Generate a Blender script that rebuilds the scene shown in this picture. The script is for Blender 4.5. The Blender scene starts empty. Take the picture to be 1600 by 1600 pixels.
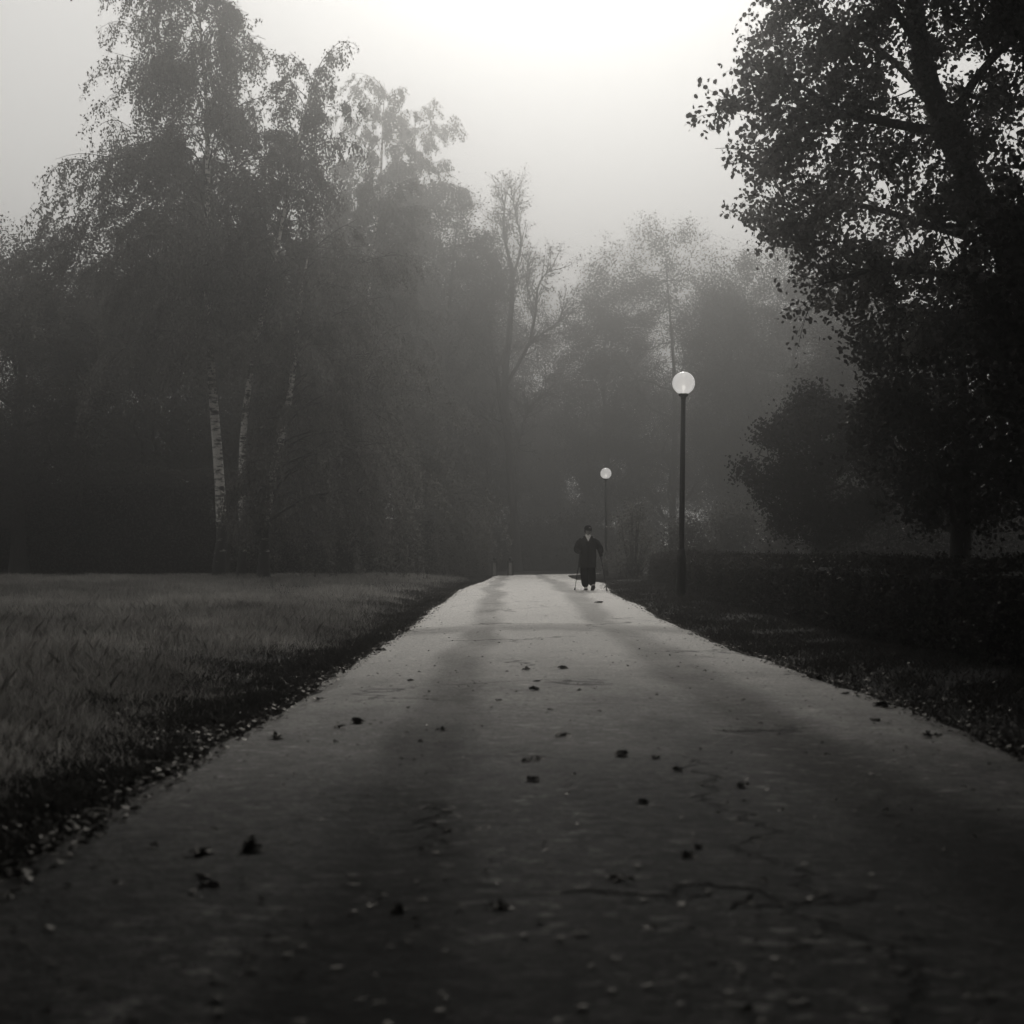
import bpy, math, random
import numpy as np
from mathutils import Vector, Matrix, noise as mnoise

R = math.radians
PI = math.pi
scene = bpy.context.scene
COL = scene.collection
random.seed(5)

# ------------------------------------------------------------------ camera model
FPX, HOR, CAMZ = 2400.0, 879.0, 0.9


def at(px, py, Y):
    """photo pixel (1600 px) at depth Y -> point in metres"""
    return np.array(((px - 800) * Y / FPX, Y, CAMZ - (py - HOR) * Y / FPX))


# ------------------------------------------------------------------ mesh collecting
class MB:
    def __init__(self):
        self.v, self.f, self.t, self.n = [], [], [], 0

    def add(self, verts, faces, tint=None):
        verts = np.asarray(verts, dtype=np.float64).reshape(-1, 3)
        faces = np.asarray(faces, dtype=np.int64)
        if len(faces) == 0:
            return
        self.v.append(verts)
        self.f.append(faces + self.n)
        self.t.append(np.full(len(faces), 0.5) if tint is None else np.asarray(tint, dtype=np.float64))
        self.n += len(verts)

    def mesh(self, name, smooth=False):
        me = bpy.data.meshes.new(name)
        v = np.concatenate(self.v).astype(np.float32)
        me.vertices.add(len(v))
        me.vertices.foreach_set('co', v.ravel())
        loops = np.concatenate([f.ravel() for f in self.f]).astype(np.int32)
        tot = np.concatenate([np.full(len(f), f.shape[1]) for f in self.f]).astype(np.int32)
        start = np.concatenate(([0], np.cumsum(tot)[:-1])).astype(np.int32)
        me.loops.add(len(loops))
        me.loops.foreach_set('vertex_index', loops)
        me.polygons.add(len(tot))
        me.polygons.foreach_set('loop_start', start)
        me.polygons.foreach_set('loop_total', tot)
        me.polygons.foreach_set('use_smooth', np.full(len(tot), smooth, dtype=bool))
        a = me.attributes.new('tint', 'FLOAT', 'FACE')
        a.data.foreach_set('value', np.concatenate(self.t).astype(np.float32))
        me.update(calc_edges=True)
        me.validate()
        return me

    def build(self, name, mat, parent=None, smooth=False):
        o = bpy.data.objects.new(name, self.mesh(name, smooth))
        COL.objects.link(o)
        o.data.materials.append(mat)
        if parent is not None:
            o.parent = parent
        return o


def tube(mb, pts, radii, k=6, cap=False, rough=0.0, rng=None):
    pts = np.asarray(pts, float)
    n = len(pts)
    if n < 2:
        return
    radii = np.broadcast_to(np.asarray(radii, float), (n,))
    d = np.gradient(pts, axis=0)
    d /= np.linalg.norm(d, axis=1)[:, None] + 1e-9
    ref = np.array((1.0, 0, 0)) if abs(d[0][0]) < 0.8 else np.array((0, 1.0, 0))
    u = ref - d * (d @ ref)[:, None]
    u /= np.linalg.norm(u, axis=1)[:, None] + 1e-9
    w = np.cross(d, u)
    a = np.arange(k) * 2 * PI / k
    ring = u[:, None, :] * np.cos(a)[None, :, None] + w[:, None, :] * np.sin(a)[None, :, None]
    rr = radii[:, None, None]
    if rough and rng is not None:
        rr = rr * (1 + rough * rng.standard_normal((n, k, 1)))
    v = pts[:, None, :] + ring * rr
    i = np.arange(n - 1)[:, None] * k
    j = np.arange(k)[None, :]
    q = np.stack([i + j, i + (j + 1) % k, i + k + (j + 1) % k, i + k + j], -1).reshape(-1, 4)
    mb.add(v, q)
    if cap:
        mb.add(v[-1], [list(range(k))])
        mb.add(v[0], [list(range(k))[::-1]])


def lathe(mb, prof, k=24, c=(0, 0, 0)):
    p = np.array(prof, float)
    a = np.arange(k) * 2 * PI / k
    v = np.stack([p[:, None, 0] * np.cos(a), p[:, None, 0] * np.sin(a), np.repeat(p[:, 1:2], k, 1)], -1) + np.array(c)
    n = len(p)
    i = np.arange(n - 1)[:, None] * k
    j = np.arange(k)[None, :]
    q = np.stack([i + j, i + (j + 1) % k, i + k + (j + 1) % k, i + k + j], -1).reshape(-1, 4)
    mb.add(v, q)


def unit(v):
    return v / (np.linalg.norm(v, axis=-1, keepdims=True) + 1e-9)


def leaves(mb, P, size, rng, hang=0.0, aspect=0.55, fold=True, round_=False):
    """one leaf (a rhombus folded along its rib) at each point"""
    P = np.asarray(P, float)
    n = len(P)
    if n == 0:
        return
    a = rng.standard_normal((n, 3))
    a[:, 2] -= hang * 2.5
    a = unit(a)
    b = unit(np.cross(a, rng.standard_normal((n, 3))))
    c = np.cross(a, b)
    s = size * rng.uniform(0.6, 1.35, (n, 1))
    up = c * s * aspect * 0.35 if fold else 0
    if round_:
        v = np.stack([P + a * s * 1.1, P + a * s * 0.35 + b * s * aspect + up, P - a * s * 0.55 + b * s * aspect * 0.8 + up, P - a * s * 0.8,
                      P - a * s * 0.55 - b * s * aspect * 0.8 + up, P + a * s * 0.35 - b * s * aspect + up], 1)
        mb.add(v, np.arange(n)[:, None] * 6 + np.arange(6)[None, :], rng.uniform(0, 1, n))
        return
    v = np.stack([P + a * s, P + b * s * aspect + up, P - a * s * 0.8, P - b * s * aspect + up], 1)
    i = np.arange(n)[:, None] * 4
    mb.add(v, i + np.arange(4)[None, :], rng.uniform(0, 1, n))


# ------------------------------------------------------------------ materials
WARM = (1.0, 0.965, 0.915)


def grey(v, t=1.0):
    return tuple(v * (1 - t + t * c) for c in WARM) + (1.0,)


def newmat(name):
    m = bpy.data.materials.new(name)
    m.use_nodes = True
    nt = m.node_tree
    nt.nodes.clear()
    out = nt.nodes.new('ShaderNodeOutputMaterial')
    return m, nt, nt.nodes, nt.links, out


def node(N, kind, **kw):
    n = N.new(kind)
    for k, v in kw.items():
        if k in n.inputs:
            n.inputs[k].default_value = v
        else:
            setattr(n, k, v)
    return n


def mth(nt, op, a, b=None, c=None, clamp=False):
    n = nt.nodes.new('ShaderNodeMath')
    n.operation = op
    n.use_clamp = clamp
    for i, x in enumerate((a, b, c)):
        if x is None:
            continue
        if isinstance(x, (int, float)):
            n.inputs[i].default_value = x
        else:
            nt.links.new(x, n.inputs[i])
    return n.outputs[0]


def ramp(nt, x, lo, hi, a=0.0, b=1.0, smooth=True):
    n = nt.nodes.new('ShaderNodeMapRange')
    if smooth:
        n.interpolation_type = 'SMOOTHSTEP'
    n.inputs[1].default_value, n.inputs[2].default_value = lo, hi
    n.inputs[3].default_value, n.inputs[4].default_value = a, b
    nt.links.new(x, n.inputs[0])
    return n.outputs[0]


def noisetex(nt, vec, scale, detail=4.0, rough=0.6):
    n = nt.nodes.new('ShaderNodeTexNoise')
    n.inputs['Scale'].default_value = scale
    n.inputs['Detail'].default_value = detail
    n.inputs['Roughness'].default_value = rough
    if vec is not None:
        nt.links.new(vec, n.inputs['Vector'])
    return n.outputs[0]


def scaled(nt, vec, s):
    n = nt.nodes.new('ShaderNodeMapping')
    n.inputs['Scale'].default_value = s
    nt.links.new(vec, n.inputs['Vector'])
    return n.outputs[0]


def tinted(nt, val):
    """scalar -> slightly warm grey colour"""
    n = nt.nodes.new('ShaderNodeCombineColor')
    for i, c in enumerate(WARM):
        nt.links.new(mth(nt, 'MULTIPLY', val, c), n.inputs[i])
    return n.outputs[0]


def leaf_mat(name, lo, hi, trans=0.35, gloss=0.04):
    m, nt, N, L, out = newmat(name)
    at_ = node(N, 'ShaderNodeAttribute', attribute_name='tint')
    tc = N.new('ShaderNodeTexCoord')
    nz = noisetex(nt, tc.outputs['Object'], 0.9, 3)
    f = mth(nt, 'ADD', mth(nt, 'MULTIPLY', at_.outputs['Fac'], 0.55), mth(nt, 'MULTIPLY', nz, 0.45))
    val = ramp(nt, f, 0.1, 0.9, lo, hi, False)
    col = tinted(nt, val)
    d = N.new('ShaderNodeBsdfDiffuse')
    t = N.new('ShaderNodeBsdfTranslucent')
    g = node(N, 'ShaderNodeBsdfGlossy', Roughness=0.45)
    L.new(col, d.inputs[0])
    L.new(col, t.inputs[0])
    g.inputs[0].default_value = grey(0.8)
    mx = node(N, 'ShaderNodeMixShader')
    mx.inputs[0].default_value = trans
    L.new(d.outputs[0], mx.inputs[1])
    L.new(t.outputs[0], mx.inputs[2])
    m2 = node(N, 'ShaderNodeMixShader')
    m2.inputs[0].default_value = gloss
    L.new(mx.outputs[0], m2.inputs[1])
    L.new(g.outputs[0], m2.inputs[2])
    L.new(m2.outputs[0], out.inputs[0])
    return m


def simple_mat(name, val, rough=0.7, var=0.3, scale=8.0, spec=0.4, bump=0.0, metal=0.0, stretch=None):
    m, nt, N, L, out = newmat(name)
    tc = N.new('ShaderNodeTexCoord')
    vec = tc.outputs['Object']
    if stretch:
        vec = scaled(nt, vec, stretch)
    nz = noisetex(nt, vec, scale, 5)
    v = ramp(nt, nz, 0.25, 0.75, val * (1 - var), val * (1 + var), False)
    b = node(N, 'ShaderNodeBsdfPrincipled', Roughness=rough, Metallic=metal)
    b.inputs['Specular IOR Level'].default_value = spec
    L.new(tinted(nt, v), b.inputs['Base Color'])
    if bump:
        bp = node(N, 'ShaderNodeBump', Strength=bump, Distance=0.02)
        L.new(nz, bp.inputs['Height'])
        L.new(bp.outputs[0], b.inputs['Normal'])
    L.new(b.outputs[0], out.inputs[0])
    return m


def bark_birch():
    m, nt, N, L, out = newmat('birch_bark')
    tc = N.new('ShaderNodeTexCoord')
    o = tc.outputs['Object']
    sep = N.new('ShaderNodeSeparateXYZ')
    L.new(o, sep.inputs[0])
    marks = noisetex(nt, scaled(nt, o, (2.6, 2.6, 9.0)), 1.0, 6, 0.7)
    big = noisetex(nt, scaled(nt, o, (0.5, 0.5, 0.9)), 1.0, 3)
    low = ramp(nt, sep.outputs[2], 0.0, 3.2, 0.13, 0.0)
    f = mth(nt, 'SUBTRACT', mth(nt, 'ADD', mth(nt, 'MULTIPLY', marks, 0.7), mth(nt, 'MULTIPLY', big, 0.4)), low)
    v = ramp(nt, f, 0.485, 0.58, 0.03, 0.8)
    b = node(N, 'ShaderNodeBsdfPrincipled', Roughness=0.75)
    L.new(tinted(nt, v), b.inputs['Base Color'])
    bp = node(N, 'ShaderNodeBump', Strength=0.5, Distance=0.02)
    L.new(f, bp.inputs['Height'])
    L.new(bp.outputs[0], b.inputs['Normal'])
    L.new(b.outputs[0], out.inputs[0])
    return m


def road_mat():
    m, nt, N, L, out = newmat('worn_road')
    tc = N.new('ShaderNodeTexCoord')
    o = tc.outputs['Object']
    sep = N.new('ShaderNodeSeparateXYZ')
    L.new(o, sep.inputs[0])
    X, Y = sep.outputs[0], sep.outputs[1]
    grit = noisetex(nt, o, 40.0, 3, 0.75)
    fine = noisetex(nt, o, 13.0, 5, 0.7)
    blot = noisetex(nt, scaled(nt, o, (0.9, 0.35, 1)), 1.0, 5, 0.6)
    wob = mth(nt, 'MULTIPLY', mth(nt, 'SUBTRACT', noisetex(nt, scaled(nt, o, (0.2, 0.12, 1)), 1.0, 2), 0.5), 0.9)
    xw = mth(nt, 'ADD', X, wob)

    def track(x0, w):
        d = mth(nt, 'ABSOLUTE', mth(nt, 'SUBTRACT', xw, x0))
        return ramp(nt, d, w * 0.25, w, 1.0, 0.0)
    tr = mth(nt, 'MAXIMUM', track(-0.42, 0.36), track(1.42, 0.40))
    tr = mth(nt, 'MULTIPLY', tr, ramp(nt, blot, 0.3, 0.6, 0.6, 1.0))
    # damp joint running across the road
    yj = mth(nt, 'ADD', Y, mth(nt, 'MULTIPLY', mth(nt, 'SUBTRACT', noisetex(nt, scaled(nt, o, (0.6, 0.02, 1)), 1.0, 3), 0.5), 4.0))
    dj = mth(nt, 'ABSOLUTE', mth(nt, 'SUBTRACT', yj, 21.0))
    joint = ramp(nt, dj, 0.3, 1.5, 1.0, 0.0)
    # paler surface beyond the joint, plus near-road shade painted in as a darkening ramp
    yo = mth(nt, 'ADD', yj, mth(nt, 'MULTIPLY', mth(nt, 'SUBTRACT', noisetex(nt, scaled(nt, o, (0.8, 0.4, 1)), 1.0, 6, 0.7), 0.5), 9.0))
    old_and_shade = mth(nt, 'ADD', mth(nt, 'MULTIPLY', ramp(nt, yj, 20.2, 21.4, 1.0, 0.0), 0.18), mth(nt, 'MULTIPLY', ramp(nt, yo, 3.5, 17.0, 1.0, 0.0), 0.82))
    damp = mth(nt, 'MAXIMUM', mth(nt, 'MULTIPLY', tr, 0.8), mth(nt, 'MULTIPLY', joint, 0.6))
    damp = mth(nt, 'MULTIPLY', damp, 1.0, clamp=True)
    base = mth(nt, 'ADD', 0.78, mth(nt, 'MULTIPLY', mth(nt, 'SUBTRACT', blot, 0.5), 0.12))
    base = mth(nt, 'SUBTRACT', base, mth(nt, 'MULTIPLY', old_and_shade, 0.735))
    base = mth(nt, 'ADD', base, mth(nt, 'MULTIPLY', mth(nt, 'SUBTRACT', fine, 0.5), 0.24))
    base = mth(nt, 'MULTIPLY', base, mth(nt, 'ADD', 1.0, mth(nt, 'MULTIPLY', mth(nt, 'SUBTRACT', grit, 0.5), 2.2)))
    # worn pale flecks where the aggregate shows
    fl = noisetex(nt, scaled(nt, o, (7.0, 12.0, 1)), 1.0, 5, 0.7)
    fl = mth(nt, 'MULTIPLY', ramp(nt, fl, 0.55, 0.64, 0.0, 1.0), ramp(nt, blot, 0.40, 0.60, 0.05, 1.0))
    base = mth(nt, 'ADD', base, mth(nt, 'MULTIPLY', fl, 0.22))
    base = mth(nt, 'MULTIPLY', base, mth(nt, 'SUBTRACT', 1.0, mth(nt, 'MULTIPLY', damp, 0.55)))
    # cracks: a web of fine ones and one long wandering one with a patch beside it
    vor = node(N, 'ShaderNodeTexVoronoi', feature='DISTANCE_TO_EDGE')
    vor.inputs['Scale'].default_value = 0.42
    wv = N.new('ShaderNodeVectorMath')
    wv.operation = 'ADD'
    nv = N.new('ShaderNodeTexNoise')
    nv.inputs['Scale'].default_value = 2.2
    nv.inputs['Detail'].default_value = 5
    L.new(o, nv.inputs['Vector'])
    sc = N.new('ShaderNodeVectorMath')
    sc.operation = 'SCALE'
    sc.inputs['Scale'].default_value = 0.9
    L.new(nv.outputs[1], sc.inputs[0])
    L.new(o, wv.inputs[0])
    L.new(sc.outputs[0], wv.inputs[1])
    L.new(wv.outputs[0], vor.inputs['Vector'])
    web = ramp(nt, vor.outputs['Distance'], 0.004, 0.02, 1.0, 0.0)
    web = mth(nt, 'MULTIPLY', web, ramp(nt, noisetex(nt, o, 0.35, 2), 0.5, 0.6, 0.0, 1.0))
    xc = mth(nt, 'ADD', X, mth(nt, 'MULTIPLY', mth(nt, 'SUBTRACT', noisetex(nt, scaled(nt, o, (0.2, 1.7, 1)), 1.0, 7, 0.6), 0.5), 0.9))
    dc = mth(nt, 'ABSOLUTE', mth(nt, 'SUBTRACT', xc, 0.78))
    lng = mth(nt, 'MULTIPLY', mth(nt, 'MULTIPLY', ramp(nt, dc, 0.004, 0.022, 1.0, 0.0), ramp(nt, fine, 0.42, 0.5, 0.15, 1.0)), ramp(nt, Y, 6.2, 7.0, 1.0, 0.0))
    cr = mth(nt, 'MAXIMUM', mth(nt, 'MULTIPLY', web, 0.75), lng)
    base = mth(nt, 'MULTIPLY', base, mth(nt, 'SUBTRACT', 1.0, mth(nt, 'MULTIPLY', cr, 0.9)))
    base = mth(nt, 'MAXIMUM', base, 0.025)
    b = N.new('ShaderNodeBsdfPrincipled')
    L.new(tinted(nt, base), b.inputs['Base Color'])
    rg = mth(nt, 'ADD', 0.75, mth(nt, 'MULTIPLY', old_and_shade, 0.05))
    L.new(rg, b.inputs['Roughness'])
    L.new(mth(nt, 'SUBTRACT', 0.10, mth(nt, 'MULTIPLY', damp, 0.08)), b.inputs['Specular IOR Level'])
    h = mth(nt, 'ADD', mth(nt, 'MULTIPLY', grit, 0.25), mth(nt, 'MULTIPLY', fine, 0.7))
    h = mth(nt, 'SUBTRACT', h, mth(nt, 'MULTIPLY', cr, 1.2))
    bp = node(N, 'ShaderNodeBump', Strength=0.9, Distance=0.03)
    L.new(h, bp.inputs['Height'])
    L.new(bp.outputs[0], b.inputs['Normal'])
    L.new(b.outputs[0], out.inputs[0])
    return m


M = {}
M['birch_bark'] = bark_birch()
M['bark'] = simple_mat('dark_bark', 0.06, 0.85, 0.5, 3.0, 0.2, 0.6, stretch=(3, 3, 0.8))
M['birch_leaf'] = leaf_mat('birch_leaf', 0.07, 0.24, 0.45)
M['leaf'] = leaf_mat('broad_leaf', 0.04, 0.12, 0.4)
M['poplar_leaf'] = leaf_mat('poplar_leaf', 0.06, 0.18, 0.6)
M['dark_leaf'] = leaf_mat('dark_leaf', 0.016, 0.045, 0.25, 0.03)
M['pale_leaf'] = leaf_mat('pale_leaf', 0.08, 0.24, 0.4)
M['hedge_leaf'] = leaf_mat('hedge_leaf', 0.016, 0.065, 0.25, 0.04)
M['meadow_grass'] = leaf_mat('meadow_grass', 0.12, 0.52, 0.45, 0.03)
M['verge_grass'] = leaf_mat('verge_grass', 0.025, 0.075, 0.35, 0.03)
M['litter'] = leaf_mat('dead_leaf', 0.012, 0.075, 0.15, 0.06)
M['wet_leaf'] = leaf_mat('wet_leaf', 0.012, 0.04, 0.1, 0.06)
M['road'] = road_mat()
M['soil'] = simple_mat('leafy_soil', 0.035, 0.95, 0.7, 9.0, 0.05, 0.8)
M['pole'] = simple_mat('black_painted_steel', 0.012, 0.5, 0.2, 12.0, 0.25)
M['hedge_core'] = simple_mat('hedge_twigs', 0.012, 0.95, 0.4, 10.0, 0.05)

# ------------------------------------------------------------------ bookkeeping


def tag(o, label=None, cat=None, group=None, kind=None):
    if label:
        o['label'] = label
    if cat:
        o['category'] = cat
    if group:
        o['group'] = group
    if kind:
        o['kind'] = kind
    return o


def empty(name, loc=(0, 0, 0), rz=0.0):
    o = bpy.data.objects.new(name, None)
    COL.objects.link(o)
    o.location = Vector([float(c) for c in loc])
    o.rotation_euler = (0, 0, rz)
    o.empty_display_size = 0.3
    return o


def copy_tree(o, parent=None):
    c = o.copy()
    COL.objects.link(c)
    c.parent = parent
    for ch in list(o.children):
        copy_tree(ch, c)
    return c


# ------------------------------------------------------------------ ground
PY = [-80, 0, 6, 9.3, 18, 23, 28.6, 39, 48, 53, 62, 70, 77, 90, 110, 300]
PZ = [0, 0, 0, 0.0, -0.05, -0.02, 0.055, 0.165, 0.24, 0.25, 0.19, 0.21, 0.235, 0.16, 0.12, 0.12]
EY = [-80, 2, 6, 9.3, 18, 28.6, 39, 44, 48, 53, 65, 77, 84, 92, 100, 112, 130]
EL = [-1.5, -1.5, -1.52, -1.5, -1.54, -1.49, -1.46, -1.36, -1.2, -1.1, -1.05, -1.0, -0.5, 1.0, 3.6, 9.0, 18]
ER = [2.5, 2.5, 2.48, 2.5, 2.48, 2.52, 2.54, 2.75, 3.1, 2.75, 2.7, 2.9, 3.6, 5.4, 8.2, 13.6, 22]


def smooth_interp(y, xs, ys):
    xs, ys = np.array(xs, float), np.array(ys, float)
    return (np.interp(np.asarray(y) - 1.2, xs, ys) + np.interp(y, xs, ys) + np.interp(np.asarray(y) + 1.2, xs, ys)) / 3


def zr(y):
    return smooth_interp(y, PY, PZ)


def gz(x, y):
    x, y = np.asarray(x, float), np.asarray(y, float)
    z = zr(y)
    l, r = np.interp(y, EY, EL), np.interp(y, EY, ER)
    dl, dr = l - x, x - r
    d = np.maximum(dl, dr)
    z = z - 0.035 * np.clip((0.3 - d) / 0.3, 0, 1)
    z = z - 0.07 * np.exp(-((dl - 0.55) / 0.35) ** 2)
    z = z + 0.10 * np.clip((dl - 0.9) / 1.5, 0, 1)
    z = z + 0.05 * np.clip((dr - 0.4) / 1.2, 0, 1)
    z = z + 0.02 * np.sin(x * 1.7 + y * 0.6) * np.clip(d - 0.2, 0, 1) + 0.02 * np.sin(x * 0.6 - y * 0.37 + 1) * np.clip(d - 0.2, 0, 1)
    return z


def grid_mesh(mb, xs, ys, zf):
    Xg, Yg = np.meshgrid(xs, ys)
    v = np.stack([Xg, Yg, zf(Xg, Yg)], -1).reshape(-1, 3)
    nx, ny = len(xs), len(ys)
    i = np.arange(ny - 1)[:, None] * nx
    j = np.arange(nx - 1)[None, :]
    q = np.stack([i + j, i + j + 1, i + nx + j + 1, i + nx + j], -1).reshape(-1, 4)
    mb.add(v, q)


GX = np.unique(np.concatenate([np.linspace(-190, -20, 35), np.linspace(-20, -5, 60), np.linspace(-5, 7, 121), np.linspace(7, 20, 40), np.linspace(20, 190, 35)]))
GY = np.unique(np.concatenate([np.linspace(-75, 0, 20), np.linspace(0, 30, 121), np.linspace(30, 90, 121), np.linspace(90, 250, 40)]))
g = MB()
grid_mesh(g, GX, GY, gz)
tag(g.build('ground', M['soil'], smooth=True), kind='structure')

rngR = np.random.default_rng(3)
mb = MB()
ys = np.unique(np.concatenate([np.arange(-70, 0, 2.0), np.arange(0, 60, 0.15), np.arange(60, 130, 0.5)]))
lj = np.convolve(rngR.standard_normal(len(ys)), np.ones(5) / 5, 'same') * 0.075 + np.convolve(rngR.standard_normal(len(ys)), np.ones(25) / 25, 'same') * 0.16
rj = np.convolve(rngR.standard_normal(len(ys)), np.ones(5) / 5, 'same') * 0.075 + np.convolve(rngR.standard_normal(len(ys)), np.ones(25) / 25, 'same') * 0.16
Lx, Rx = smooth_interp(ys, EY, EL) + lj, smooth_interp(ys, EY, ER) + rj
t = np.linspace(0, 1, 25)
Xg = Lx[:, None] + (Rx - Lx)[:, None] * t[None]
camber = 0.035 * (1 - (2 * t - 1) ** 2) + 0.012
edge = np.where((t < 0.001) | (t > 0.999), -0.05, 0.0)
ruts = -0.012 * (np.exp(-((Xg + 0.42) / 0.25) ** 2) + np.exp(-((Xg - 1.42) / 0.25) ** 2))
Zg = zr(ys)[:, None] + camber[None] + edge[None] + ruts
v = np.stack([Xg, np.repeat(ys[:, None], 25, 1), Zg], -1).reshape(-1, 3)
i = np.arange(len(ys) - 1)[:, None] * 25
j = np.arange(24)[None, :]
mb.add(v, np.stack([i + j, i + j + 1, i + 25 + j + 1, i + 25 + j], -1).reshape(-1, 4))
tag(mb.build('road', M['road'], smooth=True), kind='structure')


def road_z(x, y):
    l, r = np.interp(y, EY, EL), np.interp(y, EY, ER)
    tt = np.clip((x - l) / (r - l), 0, 1)
    return zr(y) + 0.035 * (1 - (2 * tt - 1) ** 2) + 0.012 - 0.012 * (np.exp(-((x + 0.42) / 0.25) ** 2) + np.exp(-((x - 1.42) / 0.25) ** 2))


# ------------------------------------------------------------------ grass (nobody could count it)
def blades(mb, x, y, h, w, rng, lean=0.35, base=None, shade=None):
    n = len(x)
    z = gz(x, y) if base is None else base
    P = np.stack([x, y, z], -1)
    a = rng.uniform(0, 2 * PI, n)
    s = np.stack([np.cos(a), np.sin(a), np.zeros(n)], -1) * (w * rng.uniform(0.6, 1.4, n))[:, None]
    b = rng.uniform(0, 2 * PI, n)
    ln = np.stack([np.cos(b), np.sin(b), np.zeros(n)], -1) * (h * lean * rng.uniform(0.1, 1.6, n))[:, None]
    up = np.zeros((n, 3))
    up[:, 2] = h
    v = np.stack([P - s, P + s, P + up * 0.6 + ln * 0.4 + s * 0.8, P + up + ln, P + up * 0.6 + ln * 0.4 - s * 0.8], 1)
    mb.add(v, np.arange(n)[:, None] * 5 + np.arange(5)[None], rng.uniform(0, 1, n) if shade is None else np.clip(shade + rng.normal(0, 0.2, n), 0, 1))


def fbm(x, y, s, seed=0):
    out = np.zeros(len(x))
    for o_, (f, a) in enumerate(((1, .5), (2.1, .3), (4.3, .2))):
        out += a * np.sin(x * s * f * 1.3 + 1.7 * seed + o_ + 1.9 * np.sin(y * s * f * 0.7 + seed)) * np.sin(y * s * f + 0.6 * seed + 1.3 * np.sin(x * s * f * 0.8 + o_))
    return out


def vnoise(x, y, s, seed):
    """plain value noise on a lattice of s metres"""
    r_ = np.random.default_rng(seed)
    T = r_.uniform(-1, 1, (256, 256))
    u, v = x / s + 1000, y / s + 1000
    i, j = np.floor(u).astype(int), np.floor(v).astype(int)
    a, b = u - i, v - j
    a, b = a * a * (3 - 2 * a), b * b * (3 - 2 * b)
    g_ = lambda p, q: T[p % 256, q % 256]
    return (g_(i, j) * (1 - a) + g_(i + 1, j) * a) * (1 - b) + (g_(i, j + 1) * (1 - a) + g_(i + 1, j + 1) * a) * b


rg = np.random.default_rng(11)
gm = MB()
n = 700000
Y = 4.5 * np.exp(rg.uniform(0, 1, n) * math.log(64 / 4.5))
xmin = -(Y * 0.37 + 2.5)
l = np.interp(Y, EY, EL)
u = rg.uniform(0, 1, n)
X = xmin + (l - 0.1 - xmin) * u
d = (l - X)
f = 0.5 * vnoise(X, Y, 1.7, 1) + 0.4 * vnoise(X, Y, 0.5, 2) + 0.3 * vnoise(X, Y, 0.17, 3)
keep = (rg.uniform(0, 1, n) < np.clip((d - 0.1) / 1.0, 0, 1) ** 1.6 * np.clip(0.62 + f * 1.2, 0.05, 1.0)) & (X < l - 0.1)
X, Y, d, f = X[keep], Y[keep], d[keep], f[keep]
h = (0.030 + 0.07 * np.clip((d - 0.4) / 2.0, 0, 1)) * (1 + 1.2 * f) * rg.gamma(4.0, 0.25, len(X))
blades(gm, X, Y, np.clip(h, 0.02, 0.2), 0.0013 + 0.00008 * Y, rg, 0.6, None, 0.5 + 0.42 * vnoise(X, Y * 0.6, 1.3, 21) + 0.3 * vnoise(X, Y, 0.35, 22))
tag(gm.build('meadow_grass', M['meadow_grass']), 'tall dry pale grass of the meadow on the left of the road', 'grass', kind='stuff')

vm = MB()
for side in (0, 1):
    n = 90000
    Y = 3.0 * np.exp(rg.uniform(0, 1, n) * math.log(85 / 3.0))
    if side == 0:
        l = np.interp(Y, EY, EL)
        X = l + 0.06 - np.abs(rg.normal(0, 0.6, n))
    else:
        r = np.interp(Y, EY, ER)
        X = r - 0.06 + rg.uniform(0, 1, n) ** 1.2 * np.where(Y > 50, 4.0, 1.75)
    f = 0.6 * vnoise(X, Y, 0.9, 5 + side) + 0.5 * vnoise(X, Y, 0.25, 8 + side)
    keep = rg.uniform(0, 1, n) < np.clip(0.6 + f, 0.22, 1)
    X, Y, f = X[keep], Y[keep], f[keep]
    h = (0.04 + 0.035 * f + 0.03 * rg.uniform(0, 1, len(X)))
    blades(vm, X, Y, np.clip(h, 0.015, 0.14), 0.003 + 0.00014 * Y, rg, 0.9)
tag(vm.build('verge_grass', M['verge_grass']), 'short dark trodden grass along both edges of the road', 'grass', kind='stuff')


def flat_leaves(mb, X, Y, Z, size, rng, curl=0.35):
    n = len(X)
    P = np.stack([X, Y, Z], -1)
    a = rng.uniform(0, 2 * PI, n)
    t1 = np.stack([np.cos(a), np.sin(a), rng.normal(0, curl, n)], -1)
    t2 = np.stack([-np.sin(a), np.cos(a), rng.normal(0, curl, n)], -1)
    s = (size * rng.uniform(0.5, 1.4, n))[:, None]
    upz = np.zeros((n, 3))
    upz[:, 2] = np.abs(rng.normal(0, 0.35, n)) * s[:, 0]
    v = np.stack([P + t1 * s, P + t1 * s * .35 + t2 * s * .55 + upz, P - t1 * s * .5 + t2 * s * .45 + upz, P - t1 * s * 0.8,
                  P - t1 * s * .5 - t2 * s * .45 + upz, P + t1 * s * .35 - t2 * s * .55 + upz], 1)
    v[:, :, 2] = np.maximum(v[:, :, 2], Z[:, None] + 0.003)
    mb.add(v, np.arange(n)[:, None] * 6 + np.arange(6)[None], rng.uniform(0, 1, n) ** 1.5)


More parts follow.
